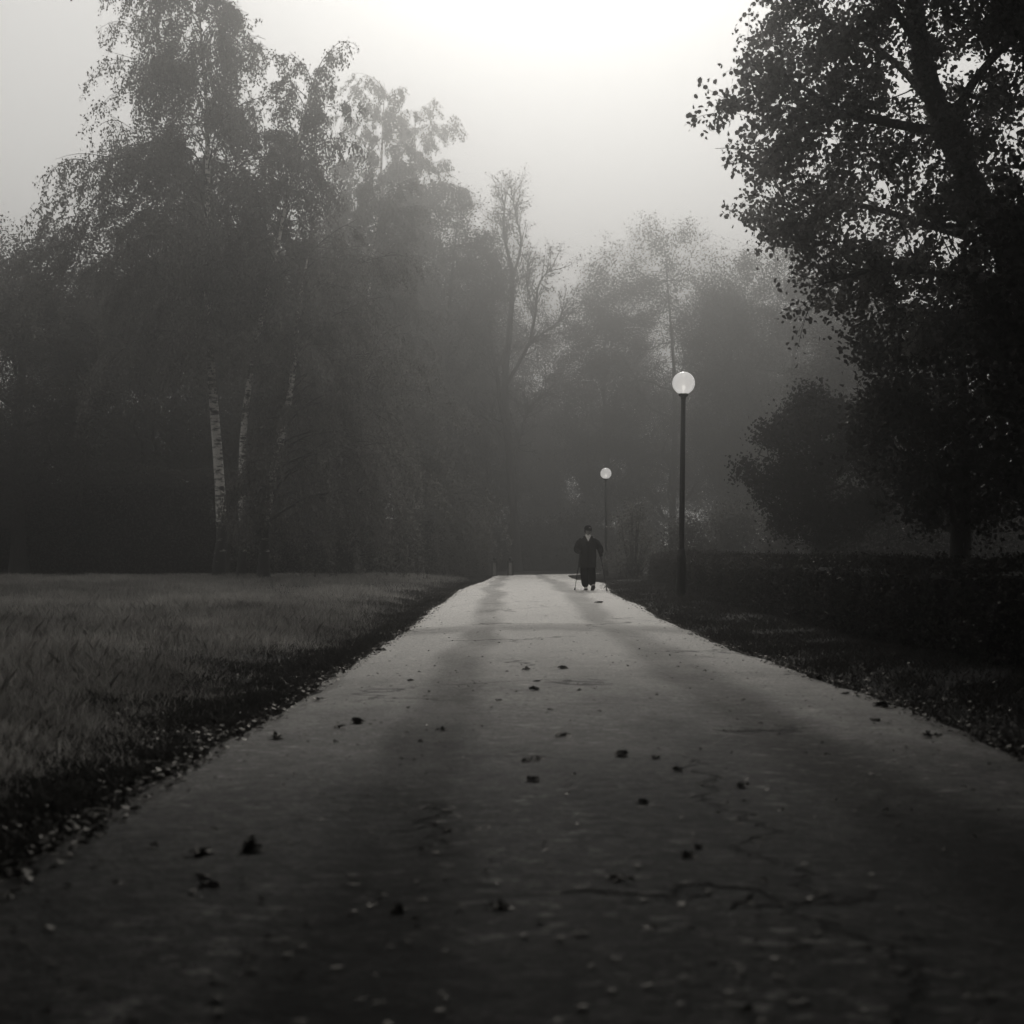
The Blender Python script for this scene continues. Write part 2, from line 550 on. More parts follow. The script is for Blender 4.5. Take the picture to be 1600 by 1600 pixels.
lm = MB()
n = 15000
Y = 2.4 * np.exp(rg.uniform(0, 1, n) * math.log(50 / 2.4))
side = rg.uniform(0, 1, n) < 0.55
l, r = np.interp(Y, EY, EL), np.interp(Y, EY, ER)
X = np.where(side, l + 0.2 - np.abs(rg.normal(0, 0.65, n)), r - 0.25 + np.abs(rg.normal(0, 0.6, n)))
on = (X > l) & (X < r)
Z = np.where(on, road_z(X, Y), gz(X, Y) + 0.02)
flat_leaves(lm, X, Y, Z + 0.004, np.full(n, 0.018), rg)
n = 2600
Y = 2.4 * np.exp(rg.uniform(0, 1, n) * math.log(40 / 2.4))
l, r = np.interp(Y, EY, EL), np.interp(Y, EY, ER)
b = rg.beta(0.75, 0.75, n)
X = l + (r - l) * b
flat_leaves(lm, X, Y, road_z(X, Y) + 0.004, np.full(n, 0.014), rg, 0.2)
tag(lm.build('leaf_litter', M['litter']), 'fallen leaves and crumbs strewn along the road and its verges', 'fallen leaves', kind='stuff')


# ------------------------------------------------------------------ trees
def curve_branch(p, d, L, rng, n=6, lift=0.0, wig=0.15):
    """points of a branch starting at p along d; lift bends it up (+) or lets it droop (-)"""
    pts = [np.array(p, float)]
    d = unit(np.array(d, float))
    for k in range(n - 1):
        d = unit(d + np.array((0, 0, lift / n)) + rng.normal(0, wig, 3) / math.sqrt(n))
        pts.append(pts[-1] + d * L / (n - 1))
    return np.array(pts)


def lerp_path(pts, t):
    pts = np.asarray(pts)
    x = t * (len(pts) - 1)
    k = min(int(x), len(pts) - 2)
    return pts[k] + (pts[k + 1] - pts[k]) * (x - k)


def tree_parts(name, wood, crown, bark, leafm, loc, rz=0.0, limbs=None):
    root = empty(name, loc, rz)
    if limbs is not None:
        limbs.build('branches', M['bark'], root, True)
    wood.build('trunk', bark, root, True)
    if crown is not None and crown.n:
        crown.build('crown', leafm, root)
    return root


def make_birch(seed, H, r0, top_shift, prof, n_limb=46, strands=16, per=26, leaf=0.052, t0=0.25, bend=1.6, wide=None, fullness=1.0, name='birch_tree', loc=(0, 0, 0), leafm=None):
    """weeping birch: white trunk, limbs that rise and arch over, long hanging strands of small leaves"""
    rng = np.random.default_rng(seed)
    wood, limbs_, crown = MB(), MB(), MB()
    tt = np.linspace(0, 1, 16)
    trunk = np.stack([top_shift[0] * tt ** bend + 0.12 * np.sin(tt * 9 + seed), top_shift[1] * tt ** bend + 0.1 * np.cos(tt * 7), H * tt], -1)
    trunk[0, :2] = 0
    rad = r0 * (1 - tt) ** 0.85 + 0.012
    rad[0] *= 1.3
    tube(wood, trunk, rad, 10)
    P = []
    for i in range(n_limb):
        t = t0 + (0.985 - t0) * (i + rng.uniform(0, 1)) / n_limb
        az = i * 2.4 + rng.uniform(-0.4, 0.4)
        L = prof(t) * rng.uniform(0.7, 1.15)
        if wide is not None:
            L *= wide(az, t)
        if L < 0.25:
            L = 0.25
        el = R(rng.uniform(25, 55) + 22 * t)
        d = (math.cos(az) * math.cos(el), math.sin(az) * math.cos(el), math.sin(el))
        limb = curve_branch(lerp_path(trunk, t), d, L * 1.15, rng, 9, -1.9 + 0.7 * t, 0.22)
        rb = max(0.02, 0.3 * np.interp(t, tt, rad))
        tube(limbs_, limb, np.linspace(rb, 0.008, 9), 5)
        ns = int(strands * (0.5 + 0.5 * L / 3.0) * fullness)
        subs = [limb]
        for s in range(int(3 + L * 1.6)):
            ts = rng.uniform(0.2, 0.95)
            sd = unit(np.array((math.cos(az + rng.normal(0, 1.0)), math.sin(az + rng.normal(0, 1.0)), rng.uniform(-0.1, 0.7))))
            sb = curve_branch(lerp_path(limb, ts), sd, L * rng.uniform(0.25, 0.55), rng, 6, -1.3, 0.25)
            tube(limbs_, sb, np.linspace(rb * 0.35 + 0.004, 0.005, 6), 4)
            subs.append(sb)
        for s in range(ns):
            sb = subs[rng.integers(len(subs))]
            p = lerp_path(sb, rng.uniform(0.15, 1.0))
            hl = rng.uniform(0.35, 1.0) * (0.7 + 1.5 * (1 - t)) * (0.6 + 0.25 * L)
            sd = unit(np.array((math.cos(az) * 0.5, math.sin(az) * 0.5, -0.35)) + rng.normal(0, 0.25, 3))
            st = curve_branch(p, sd, hl, rng, 6, -2.2, 0.12)
            tube(limbs_, st, np.linspace(0.006, 0.003, 6), 3)
            m = max(4, int(per * hl))
            u = rng.uniform(0, 1, m) * 5
            k = np.minimum(u.astype(int), 4)
            q = st[k] + (st[k + 1] - st[k]) * (u - k)[:, None]
            P.append(q + rng.normal(0, 0.075, (m, 3)))
    leaves(crown, np.concatenate(P), leaf, rng, hang=0.7, aspect=0.6)
    return tree_parts(name, wood, crown, M['birch_bark'], leafm or M['birch_leaf'], loc, 0.0, limbs_)


def noise_keep(c, rng, f, thr):
    return mnoise.noise(Vector(c) * f) > thr


def make_broad(seed, H, r0, base, rx, ry, name, n_clump=170, per=190, cr=0.62, leaf=0.075, limbs=8, thr=-0.25, loc=(0, 0, 0), leafm=None, shape=1.0, bare=0.0, top_shift=(0, 0), flat=0.75, nf=0.45):
    """broad-leaved tree: forking trunk, limbs reaching clumps of leaves spread through an uneven crown"""
    rng = np.random.default_rng(seed)
    wood, crown = MB(), MB()
    tt = np.linspace(0, 1, 12)
    trunk = np.stack([top_shift[0] * tt ** 1.3 + 0.02 * H * np.sin(tt * 5 + seed) * tt, top_shift[1] * tt + 0.02 * H * np.cos(tt * 4 + seed) * tt - 0.0, H * 0.9 * tt], -1)
    rad = r0 * (1 - tt) ** 0.8 + 0.015
    rad[0] *= 1.45
    tube(wood, trunk, rad, 10)
    cz, rz = (H + base) / 2, (H - base) / 2
    skel = []
    for i in range(limbs):
        t = (base / H) * 0.85 + (0.8 - base / H * 0.85) * (i + 0.5 * rng.uniform(0, 1)) / limbs
        t = min(max(t, 0.12), 0.9)
        az = i * 2.4 + rng.uniform(-0.5, 0.5) + seed
        zz = min(t * H * 0.9 + rng.uniform(0.25, 0.5) * (H - t * H), H - 0.1)
        k = math.sqrt(max(0.08, 1 - ((zz - cz) / rz) ** 2))
        end = np.array((math.cos(az) * rx * k * 0.8, math.sin(az) * ry * k * 0.8, zz))
        s = lerp_path(trunk, t)
        mid = s + (end - s) * 0.5 + np.array((0, 0, -0.06 * H)) + rng.normal(0, 0.03 * H, 3)
        u = np.linspace(0, 1, 9)[:, None]
        pts = (1 - u) ** 2 * s + 2 * u * (1 - u) * mid + u ** 2 * end
        pts[1:-1] += rng.normal(0, 0.008 * H, (7, 3))
        rb = np.interp(t, tt, rad) * 0.55
        tube(wood, pts, np.linspace(rb, 0.012, 9), 6)
        skel.append((pts, np.linspace(rb, 0.012, 9)))
    skel.append((trunk[4:], rad[4:]))
    SP = np.concatenate([s[0] for s in skel])
    SR = np.concatenate([s[1] for s in skel])
    P = []
    made = tries = 0
    while made < n_clump and tries < n_clump * 12:
        tries += 1
        q = unit(rng.standard_normal(3)) * rng.uniform(0.25, 1.0) ** 0.45
        c = np.array((q[0] * rx, q[1] * ry, cz + q[2] * rz))
        if shape != 1.0:
            k = (c[2] - base) / (H - base)
            c[:2] *= (1 - k) ** (shape - 1) if shape > 1 else 1
        c[:2] += np.array(top_shift) * (c[2] / H) ** 1.3
        if not noise_keep(c + seed * 7.3, rng, nf, thr):
            continue
        made += 1
        dist = np.linalg.norm((SP - c) * np.array((1, 1, 0.8)) + np.array((0, 0, -0.15)), axis=1)
        j = int(np.argmin(dist))
        s = SP[j]
        mid = (s + c) / 2 + rng.normal(0, 0.12, 3) + np.array((0, 0, -0.08 * dist[j]))
        u = np.linspace(0, 1, 6)[:, None]
        br = (1 - u) ** 2 * s + 2 * u * (1 - u) * mid + u ** 2 * c
        r_ = min(SR[j] * 0.6, 0.012 + 0.012 * dist[j])
        tube(wood, br, np.linspace(r_, 0.007, 6), 4)
        for k in range(5):
            tw = curve_branch(lerp_path(br, rng.uniform(0.45, 1)), unit(c - s) + rng.normal(0, 0.8, 3), cr * rng.uniform(0.8, 1.5), rng, 4, 0.2, 0.3)
            tube(wood, tw, np.linspace(0.007, 0.003, 4), 3)
            m = int(per * 0.2 * (1 - bare) * rng.uniform(0.5, 1.4))
            if m > 0:
                qs = tw[rng.integers(0, 4, m)] + rng.normal(0, 1, (m, 3)) * cr * 0.36 * np.array((1, 1, flat))
                P.append(qs)
    if P:
        leaves(crown, np.concatenate(P), leaf, rng, hang=0.15, aspect=0.62)
    return tree_parts(name, wood, crown, M['bark'], leafm or M['leaf'], loc)


def make_bush(seed, H, rx, ry, name, leafm, n_clump=60, per=150, leaf=0.06, cr=0.4, loc=(0, 0, 0), thr=-0.35, spire=False):
    rng = np.random.default_rng(seed)
    wood, crown = MB(), MB()
    P = []
    made = tries = 0
    while made < n_clump and tries < n_clump * 12:
        tries += 1
        a = rng.uniform(0, 2 * PI)
        k = rng.uniform(0.0, 1.0)
        rr = math.sqrt(rng.uniform(0.05, 1)) * math.sqrt(max(0.03, 1 - k ** (1.2 if spire else 2.6)))
        c = np.array((math.cos(a) * rx * rr, math.sin(a) * ry * rr, 0.12 + k * (H - 0.12)))
        if not noise_keep(c + seed * 3.1, rng, 0.7, thr):
            continue
        made += 1
        s = np.array((c[0] * 0.2, c[1] * 0.2, 0))
        mid = np.array((c[0] * 0.5, c[1] * 0.5, c[2] * 0.6)) + rng.normal(0, 0.08, 3)
        u = np.linspace(0, 1, 6)[:, None]
        br = (1 - u) ** 2 * s + 2 * u * (1 - u) * mid + u ** 2 * c
        tube(wood, br, np.linspace(0.03, 0.006, 6), 4)
        m = int(per * rng.uniform(0.5, 1.4))
        P.append(c + rng.normal(0, 1, (m, 3)) * cr * np.array((0.5, 0.5, 0.5)))
    leaves(crown, np.concatenate(P), leaf, rng, hang=0.1)
    root = empty(name, loc)
    wood.build('stems', M['bark'], root, True)
    crown.build('foliage', leafm, root)
    return root


def gp(px, Y):
    x = (px - 800) * Y / FPX
    return (x, Y, float(gz(x, Y)) - 0.03)


# ---- birches at the far side of the meadow
b1 = make_birch(1, 21.6, 0.19, (-0.9, 0.3), lambda t: 1.7 + 3.7 * (1 - t) ** 0.7, 84, 42, 32, leaf=0.055, t0=0.36,
                wide=lambda az, t: 1.15 if math.cos(az) < 0 else 0.8, loc=gp(341, 53))
tag(b1, 'tallest birch, straight white trunk with black marks, first trunk from the left', 'tree', 'birches at the edge of the meadow')
b2 = make_birch(2, 17.6, 0.13, (2.6, 0.8), lambda t: 1.2 + 2.4 * (1 - t) ** 0.8, 56, 34, 30, leaf=0.055, t0=0.40, bend=2.0, loc=gp(376, 52))
tag(b2, 'slim greyer birch leaning slightly right, the middle of three white trunks', 'tree', 'birches at the edge of the meadow')
b3 = make_birch(3, 11.0, 0.175, (1.7, -0.5), lambda t: 1.6 + 2.2 * (1 - t) ** 0.6, 58, 34, 34, leaf=0.055, t0=0.17, bend=1.3, wide=lambda az, t: 1.2 if math.cos(az) > 0.1 else 0.3, loc=gp(412, 50), leafm=M['pale_leaf'])
tag(b3, 'short leaning birch with a spotted white trunk and low drooping crown toward the road', 'tree', 'birches at the edge of the meadow')
b4 = make_birch(4, 18.5, 0.24, (1.0, 0.5), lambda t: 1.6 + 3.4 * (1 - t) ** 0.7, 70, 46, 30, leaf=0.062, t0=0.2, loc=gp(560, 73), leafm=M['pale_leaf'])
tag(b4, 'wide weeping birch in half fog behind the short leaning birch', 'tree', 'misty birches behind the meadow')
b5 = make_birch(5, 31.0, 0.3, (0.3, 0.0), lambda t: 1.8 + 3.8 * (1 - t) ** 0.8, 60, 46, 28, leaf=0.075, t0=0.2, loc=gp(590, 97))
tag(b5, 'tall narrow weeping birch, pale in the fog, its thin top above its neighbours', 'tree', 'misty birches behind the meadow')
b6 = copy_tree(b5)
b6.location = gp(655, 118)
b6.rotation_euler.z = 2.1
b6.scale = (1.3, 1.3, 1.14)
tag(b6, 'palest tall birch almost lost in the fog, just left of the forked bare tree', 'tree', 'misty birches behind the meadow')

# ---- trees at the head of the road
c1 = make_broad(21, 27.0, 0.32, 13.0, 3.9, 3.6, 'ash_tree', 230, 200, 0.85, 0.07, 10, -0.4, gp(706, 103), bare=0.2)
tag(c1, 'straight dark bare trunk with dense upper crown, left of the forked tree', 'tree', 'trees at the head of the road')


def forked_tree():
    """the open, sparsely leaved tree that closes the view up the road; limbs follow its fork pattern"""
    rng = np.random.default_rng(8)
    Yb = 112.0
    k = Yb / FPX
    bx = 806.0

    def q(px, py, dy=0.0):
        return np.array(((px - bx) * k, dy, (893 - py) * k))
    wood, crown = MB(), MB()
    paths = [
        ([(808, 897, 0), (805, 830, 0), (799, 760, 0), (795, 690, 0), (790, 640, .2), (789, 580, .3), (796, 520, .4), (800, 470, .3), (801, 420, .2), (792, 390, 0), (786, 350, -.2), (790, 300, -.3)], 0.36, 0.03),
        ([(801, 430, .2), (812, 395, .6), (815, 365, .8), (806, 330, 1), (800, 300, 1)], 0.11, 0.02),
        ([(795, 680, 0), (782, 640, -.6), (778, 590, -1), (771, 560, -1.1), (765, 510, -1.4), (748, 460, -1.6), (738, 415, -1.6), (728, 380, -1.7)], 0.17, 0.02),
        ([(771, 560, -1.1), (758, 540, -1.8), (760, 500, -2), (775, 470, -2.2), (786, 440, -2.4)], 0.08, 0.015),
        ([(797, 720, 0), (806, 700, .8), (816, 665, 1.4), (822, 640, 1.6), (845, 612, 2), (870, 600, 2.2)], 0.12, 0.015),
        ([(790, 600, .3), (812, 560, 1.2), (828, 530, 1.6), (838, 480, 1.9), (840, 440, 2), (850, 420, 2.2), (866, 410, 2.3)], 0.15, 0.015),
        ([(828, 530, 1.6), (850, 510, 2.2), (872, 495, 2.6), (880, 478, 2.8)], 0.08, 0.012),
        ([(793, 660, 0), (770, 650, 1.2), (745, 625, 1.8), (728, 612, 2.0), (712, 612, 2.2)], 0.09, 0.012),
        ([(796, 700, 0), (770, 660, -1.4), (745, 645, -2), (715, 615, -2.4)], 0.08, 0.012),
        ([(800, 470, .3), (778, 440, 1.4), (770, 410, 1.8), (758, 380, 2.0)], 0.08, 0.012),
        ([(838, 480, 1.9), (826, 450, 2.6), (822, 420, 3), (830, 390, 3.2)], 0.07, 0.012),
    ]
    P = []
    for pts, r0, r1 in paths:
        pp = np.array([q(*p) for p in pts])
        u = np.linspace(0, 1, len(pp) * 3)
        fine = np.array([np.interp(u, np.linspace(0, 1, len(pp)), pp[:, a]) for a in range(3)]).T
        fine[1:-1] = (fine[:-2] + fine[1:-1] * 2 + fine[2:]) / 4
        rr = np.linspace(1, 0, len(fine)) ** 0.75 * (r0 - r1) + r1
        if r0 > 0.3:
            rr[:3] *= (1.35, 1.15, 1.05)
        tube(wood, fine, rr, 8)
        nb = int(3 + len(fine) * 1.6)
        for _ in range(nb):
            t = rng.uniform(0.45 if r0 > 0.3 else 0.2, 1.0)
            p = lerp_path(fine, t)
            d = unit(fine[min(int(t * (len(fine) - 1)) + 1, len(fine) - 1)] - fine[max(int(t * (len(fine) - 1)) - 1, 0)])
            sb = curve_branch(p, d + rng.normal(0, 0.8, 3), rng.uniform(0.9, 2.6), rng, 7, 0.5, 0.35)
            tube(wood, sb, np.linspace(0.04, 0.012, 7), 4)
            for _2 in range(6):
                tw = curve_branch(lerp_path(sb, rng.uniform(0.3, 1)), unit(sb[-1] - sb[0]) + rng.normal(0, 0.8, 3), rng.uniform(0.5, 1.2), rng, 5, 0.2, 0.3)
                tube(wood, tw, np.linspace(0.016, 0.008, 5), 3)
                m = rng.integers(2, 10)
                P.append(tw[rng.integers(1, 5, m)] + rng.normal(0, 0.22, (m, 3)) * np.array((1, 1, 0.5)))
    leaves(crown, np.concatenate(P), 0.075, rng, hang=0.1, aspect=0.65)
    return tree_parts('maple_tree', wood, crown, M['bark'], M['leaf'], gp(bx, Yb))


c2 = forked_tree()
tag(c2, 'open forked tree with nearly bare branches standing where the road ends', 'tree', 'trees at the head of the road')

# ---- right of the road's head: big round crowns
r1 = make_broad(31, 29.5, 0.3, 3.0, 10.5, 8.0, 'linden_tree', 520, 330, 1.2, 0.078, 14, -0.8, gp(1050, 128), nf=0.25)
tag(r1, 'broad round tree paling into fog between the two lamp globes', 'tree', 'misty trees right of the road')
r2 = copy_tree(r1)
r2.location = gp(1235, 105)
r2.rotation_euler.z = 1.9
r2.scale = (0.9, 0.9, 0.80)
tag(r2, 'broad misty tree behind the taller lamp, right of its globe', 'tree', 'misty trees right of the road')
for px, Y, rz_, sx, sz, lab in ((765, 150, 0.7, 0.9, 1.02, 'broad pale crown dissolving in the fog directly behind the forked bare tree'),
                                (690, 138, 3.3, 0.8, 1.05, 'broad pale crown behind the straight dark trunk, right of the palest birch')):
    c = copy_tree(r1)
    c.location = gp(px, Y)
    c.rotation_euler.z = rz_
    c.scale = (sx, sx, sz)
    tag(c, lab, 'tree', 'misty trees behind the forked tree')
r3 = make_broad(33, 27.5, 0.35, 5.0, 5.6, 5.0, 'alder_tree', 240, 190, 1.05, 0.075, 11, -0.5, gp(950, 138), bare=0.1)
tag(r3, 'thin crowned pale tree above the small lamp, edge of the bright gap', 'tree', 'misty trees right of the road')

# ---- dense wood behind, each tree on its own
wood_a = make_broad(41, 17.0, 0.33, 2.2, 4.6, 4.6, 'beech_tree', 240, 300, 0.85, 0.07, 9, -0.3, gp(30, 62), nf=0.3, leafm=M['leaf'])
tag(wood_a, 'dark rounded tree at the far left edge, beside the tallest birch', 'tree', 'trees of the wood behind the meadow')
wood_a.scale = (1, 1, 0.86)
wood_b = make_broad(42, 19.0, 0.33, 1.6, 5.2, 4.8, 'oak_tree', 260, 300, 0.9, 0.075, 10, -0.25, gp(270, 72), nf=0.28, leafm=M['leaf'])
tag(wood_b, 'dark bushy tree directly behind the white trunk of the tallest birch', 'tree', 'trees of the wood behind the meadow')
back = [
    (wood_a, 130, 88, .4, 0.95, 1.0, 'grey rounded tree top showing in the notch left of the tallest birch'),
    (wood_b, -60, 74, 1.5, 1.0, 0.95, 'dark tree cut by the left edge of the photo, behind the rounded tree'),
    (wood_a, 185, 80, 3.3, 1.1, 0.95, 'dark tree low behind the first birch, left of its trunk'),
    (wood_b, 330, 92, 5.0, 1.1, 1.05, 'dim tree filling the gap between the birch trunks'),
    (wood_a, 430, 84, 2.2, 1.0, 1.05, 'dim dense tree filling the space behind the middle birch'),
    (wood_b, 520, 105, 3.0, 1.2, 1.3, 'misty dense tree behind the wide weeping birch'),
    (wood_a, 640, 125, .9, 1.3, 1.5, 'grey misty tree behind the straight dark trunk'),
    (wood_b, 725, 150, 4.0, 1.2, 1.3, 'pale tree far behind the forked bare tree, on its left'),
    (wood_a, 800, 185, 2.8, 1.5, 1.25, 'faint tree straight behind the forked trunk at the end of the view'),
    (wood_a, 862, 178, 5.0, 1.3, 1.1, 'faint tree low in the bright gap behind the road end'),
    (wood_b, 915, 160, .3, 1.2, 1.0, 'faint tree behind the walker, low below the bright gap'),
    (wood_a, 985, 165, 1.0, 1.4, 1.45, 'faint tree behind the small lamp, inside the fog'),
    (wood_b, 1370, 72, 1.2, 1.0, 0.72, 'dark misty tree behind the round lawn tree by the hedge'),
    (wood_a, 1520, 62, 2.6, 1.0, 0.62, 'dark tree at right edge below the overhanging branches, behind the round trees'),
    (wood_a, 1130, 160, 0.2, 1.4, 1.3, 'faint low tree in the fog just right of the taller lamp post'),
    (wood_b, 1330, 125, 2.0, 1.3, 1.2, 'misty tree low behind the gap under the overhanging branches'),
    (wood_b, 1170, 140, 2.6, 1.2, 1.45, 'faint tall tree in the fog between lamp and overhanging branches'),
]
for src, px, Y, rz_, sx, sz, lab in back:
    c = copy_tree(src)
    c.location = gp(px, Y)
    c.rotation_euler.z = rz_
    c.scale = (sx, sx, sz)
    tag(c, lab, 'tree', 'trees of the wood behind the meadow' if px < 800 else 'trees of the wood right of the road')

# ---- the big tree that hangs in from the right
def overhanging_tree():
    rng = np.random.default_rng(77)
    Yb = 25.0
    base = gp(1856, Yb)

    def q(px, py, dy=0.0):
        return at(px, py, Yb + dy) - np.array(base)
    wood, crown = MB(), MB()
    spec = [
        ([(1856, 925, 0), (1790, 800, 0), (1700, 640, -.1), (1620, 480, -.1), (1567, 385, 0), (1520, 290, 0), (1482, 215, .2), (1450, 130, .3), (1432, 40, .3), (1420, -80, .2), (1400, -220, 0), (1380, -360, 0)], 0.42, 0.06),
        ([(1475, 205, .2), (1430, 200, -.4), (1380, 190, -.9), (1330, 178, -1.3), (1300, 182, -1.5), (1256, 199, -1.7), (1222, 223, -1.8), (1195, 258, -1.9)], 0.15, 0.02),
        ([(1318, 179, -1.4), (1290, 160, -1.6), (1256, 136, -1.9), (1215, 122, -2.1), (1185, 134, -2.3)], 0.09, 0.015),
        ([(1553, 385, 0), (1505, 368, .7), (1445, 350, 1.2), (1376, 327, 1.6), (1325, 318, 1.8), (1290, 309, 1.9), (1246, 323, 2), (1205, 345, 2.1)], 0.13, 0.014),
        ([(1600, 440, -.1), (1531, 434, -1), (1462, 428, -1.6), (1394, 415, -2.1), (1330, 430, -2.4), (1280, 445, -2.6)], 0.12, 0.014),
        ([(1572, 395, 0), (1605, 375, .6), (1690, 330, 1.2), (1790, 260, 1.8), (1880, 200, 2.2)], 0.14, 0.02),
        ([(1460, 170, .2), (1415, 110, 1), (1350, 60, 1.6), (1290, 30, 2), (1255, 16, 2.3)], 0.13, 0.015),
        ([(1480, 210, .1), (1510, 140, -.8), (1560, 80, -1.4), (1630, 20, -2), (1720, -60, -2.5)], 0.15, 0.02),
        ([(1440, 80, .3), (1390, 0, -.8), (1310, -80, -1.6), (1220, -150, -2.2), (1150, -230, -2.6)], 0.13, 0.015),
        ([(1425, -20, .2), (1480, -120, 1), (1560, -200, 1.6), (1650, -280, 2)], 0.13, 0.015),
        ([(1410, -150, 0), (1340, -240, .8), (1270, -330, 1.3)], 0.1, 0.015),
        ([(1620, 480, -.1), (1570, 455, 1.2), (1560, 480, 1.6), (1555, 530, 1.9)], 0.09, 0.02),
        ([(1600, 470, -.1), (1640, 400, -1.2), (1720, 350, -2)], 0.1, 0.02),
    ]
    SP, limbs_ = [], []
    for pts, r0, r1 in spec:
        pp = np.array([q(*p) for p in pts])
        u = np.linspace(0, 1, len(pp) * 3)
        fine = np.array([np.interp(u, np.linspace(0, 1, len(pp)), pp[:, a]) for a in range(3)]).T
        for _ in range(2):
            fine[1:-1] = (fine[:-2] + fine[1:-1] * 2 + fine[2:]) / 4
        r0 = r0 * (0.68 if r0 > 0.3 else 0.55)
        rr = np.linspace(1, 0, len(fine)) ** 0.7 * (r0 - r1) + r1
        if r0 > 0.3:
            rr[0] *= 1.4
        tube(wood, fine, rr, 10)
        SP.append(fine if r0 < 0.3 else fine[18:])
        if r0 < 0.3:
            limbs_.append(fine)
    SP = np.concatenate(SP)
    # outline of the crown (left edge in photo pixels by row)
    ey = [-420, -300, -200, -60, 0, 40, 90, 130, 165, 200, 240, 268, 300, 345, 372, 400, 430, 480, 520, 560]
    ex = [1330, 1210, 1150, 1120, 1128, 1132, 1135, 1140, 1102, 1108, 1140, 1175, 1135, 1135, 1190, 1250, 1258, 1262, 1330, 1420]
    P = []
    made = tries = 0
    while made < 500 and tries < 16000:
        tries += 1
        py = rng.uniform(-420, 545)
        px = rng.uniform(1090, 2050)
        e = np.interp(py, ey, ex)
        if px < e + 16:
            continue
        if px > 1990 - 0.35 * max(0, -py):
            continue
        if py > 480 and px > 1530:
            continue
        dy = rng.normal(0, 1.3)
        c = q(px, py, dy)
        dens = mnoise.noise(Vector((px * 0.010, py * 0.012, dy * 0.35 + 3.1)))
        thr = -0.10 + 0.20 * max(0.0, 1 - (px - e) / 160) + (0.12 if px > 1540 and 60 < py < 420 else 0)
        if dens < thr and rng.uniform() > 0.04:
            continue
        dist = np.linalg.norm(SP - c, axis=1)
        rs, rc = np.abs(SP[:, 0] + 3.0), abs(c[0] + 3.0)
        j = int(np.argmin(dist + 1.5 * np.maximum(0, rs - rc + 0.45 * dist)))
        if dist[j] > 3.4:
            continue
        made += 1
        s = SP[j]
        mid = (s + c) / 2 + rng.normal(0, 0.10, 3) + np.array((0, 0, -0.06 * dist[j]))
        u = np.linspace(0, 1, 7)[:, None]
        br = (1 - u) ** 2 * s + 2 * u * (1 - u) * mid + u ** 2 * c
        tube(wood, br, np.linspace(0.006 + 0.005 * dist[j], 0.004, 7), 5)
        for k in range(7):
            tw = curve_branch(lerp_path(br, rng.uniform(0.55, 1)), unit(c - s) * 0.5 + rng.normal(0, 0.8, 3), rng.uniform(0.25, 0.62), rng, 5, -0.3, 0.35)
            tube(wood, tw, np.linspace(0.006, 0.003, 5), 3)
            m = rng.integers(13, 33)
            P.append(tw[rng.integers(1, 5, m)] + rng.normal(0, 0.085, (m, 3)))
    for fine in limbs_:
        for _ in range(int(14 * len(fine) / 12)):
            p = lerp_path(fine, rng.uniform(0.35, 1.0) ** 0.8)
            sb = curve_branch(p, unit(fine[-1] - fine[0]) * 0.6 + rng.normal(0, 0.8, 3), rng.uniform(0.4, 1.1), rng, 5, -0.2, 0.3)
            tube(wood, sb, np.linspace(0.010, 0.004, 5), 4)
            for k in range(4):
                tw = curve_branch(lerp_path(sb, rng.uniform(0.3, 1)), rng.normal(0, 0.8, 3), rng.uniform(0.2, 0.5), rng, 4, -0.3, 0.35)
                tube(wood, tw, np.linspace(0.005, 0.003, 4), 3)
                m = rng.integers(8, 20)
                P.append(tw[rng.integers(1, 4, m)] + rng.normal(0, 0.085, (m, 3)))
    leaves(crown, np.concatenate(P), 0.039, rng, hang=0.35, aspect=0.85, round_=True)
    return tree_parts('poplar_tree', wood, crown, M['bark'], M['poplar_leaf'], base)


bt = overhanging_tree()
tag(bt, 'big dark tree leaning in from the right edge with branches overhanging the hedge', 'tree')

# ---- round lawn trees behind the hedge
rt = make_broad(51, 4.9, 0.17, 1.15, 1.85, 1.75, 'round_tree', 150, 190, 0.36, 0.05, 9, -0.45, gp(1284, 36), leafm=M['dark_leaf'], nf=0.8)
tag(rt, 'small round dark tree on a short trunk behind the clipped hedge', 'tree', 'round trees behind the hedge')
for px, Y, rz_, s, lab in ((1500, 26, 1.0, 1.15, 'larger black round tree at the right edge, nearer than the small round one'),):
    c = copy_tree(rt)
    c.location = gp(px, Y)
    c.rotation_euler.z = rz_
    c.scale = (s, s, s)
    tag(c, lab, 'tree', 'round trees behind the hedge')
c = copy_tree(rt)
c.location = (7.4, 17.0, float(gz(7.4, 17)))
c.rotation_euler.z = 2.5
c.scale = (1.25, 1.25, 1.2)
tag(c, 'round black tree cut off by the right edge, nearest behind the hedge', 'tree', 'round trees behind the hedge')


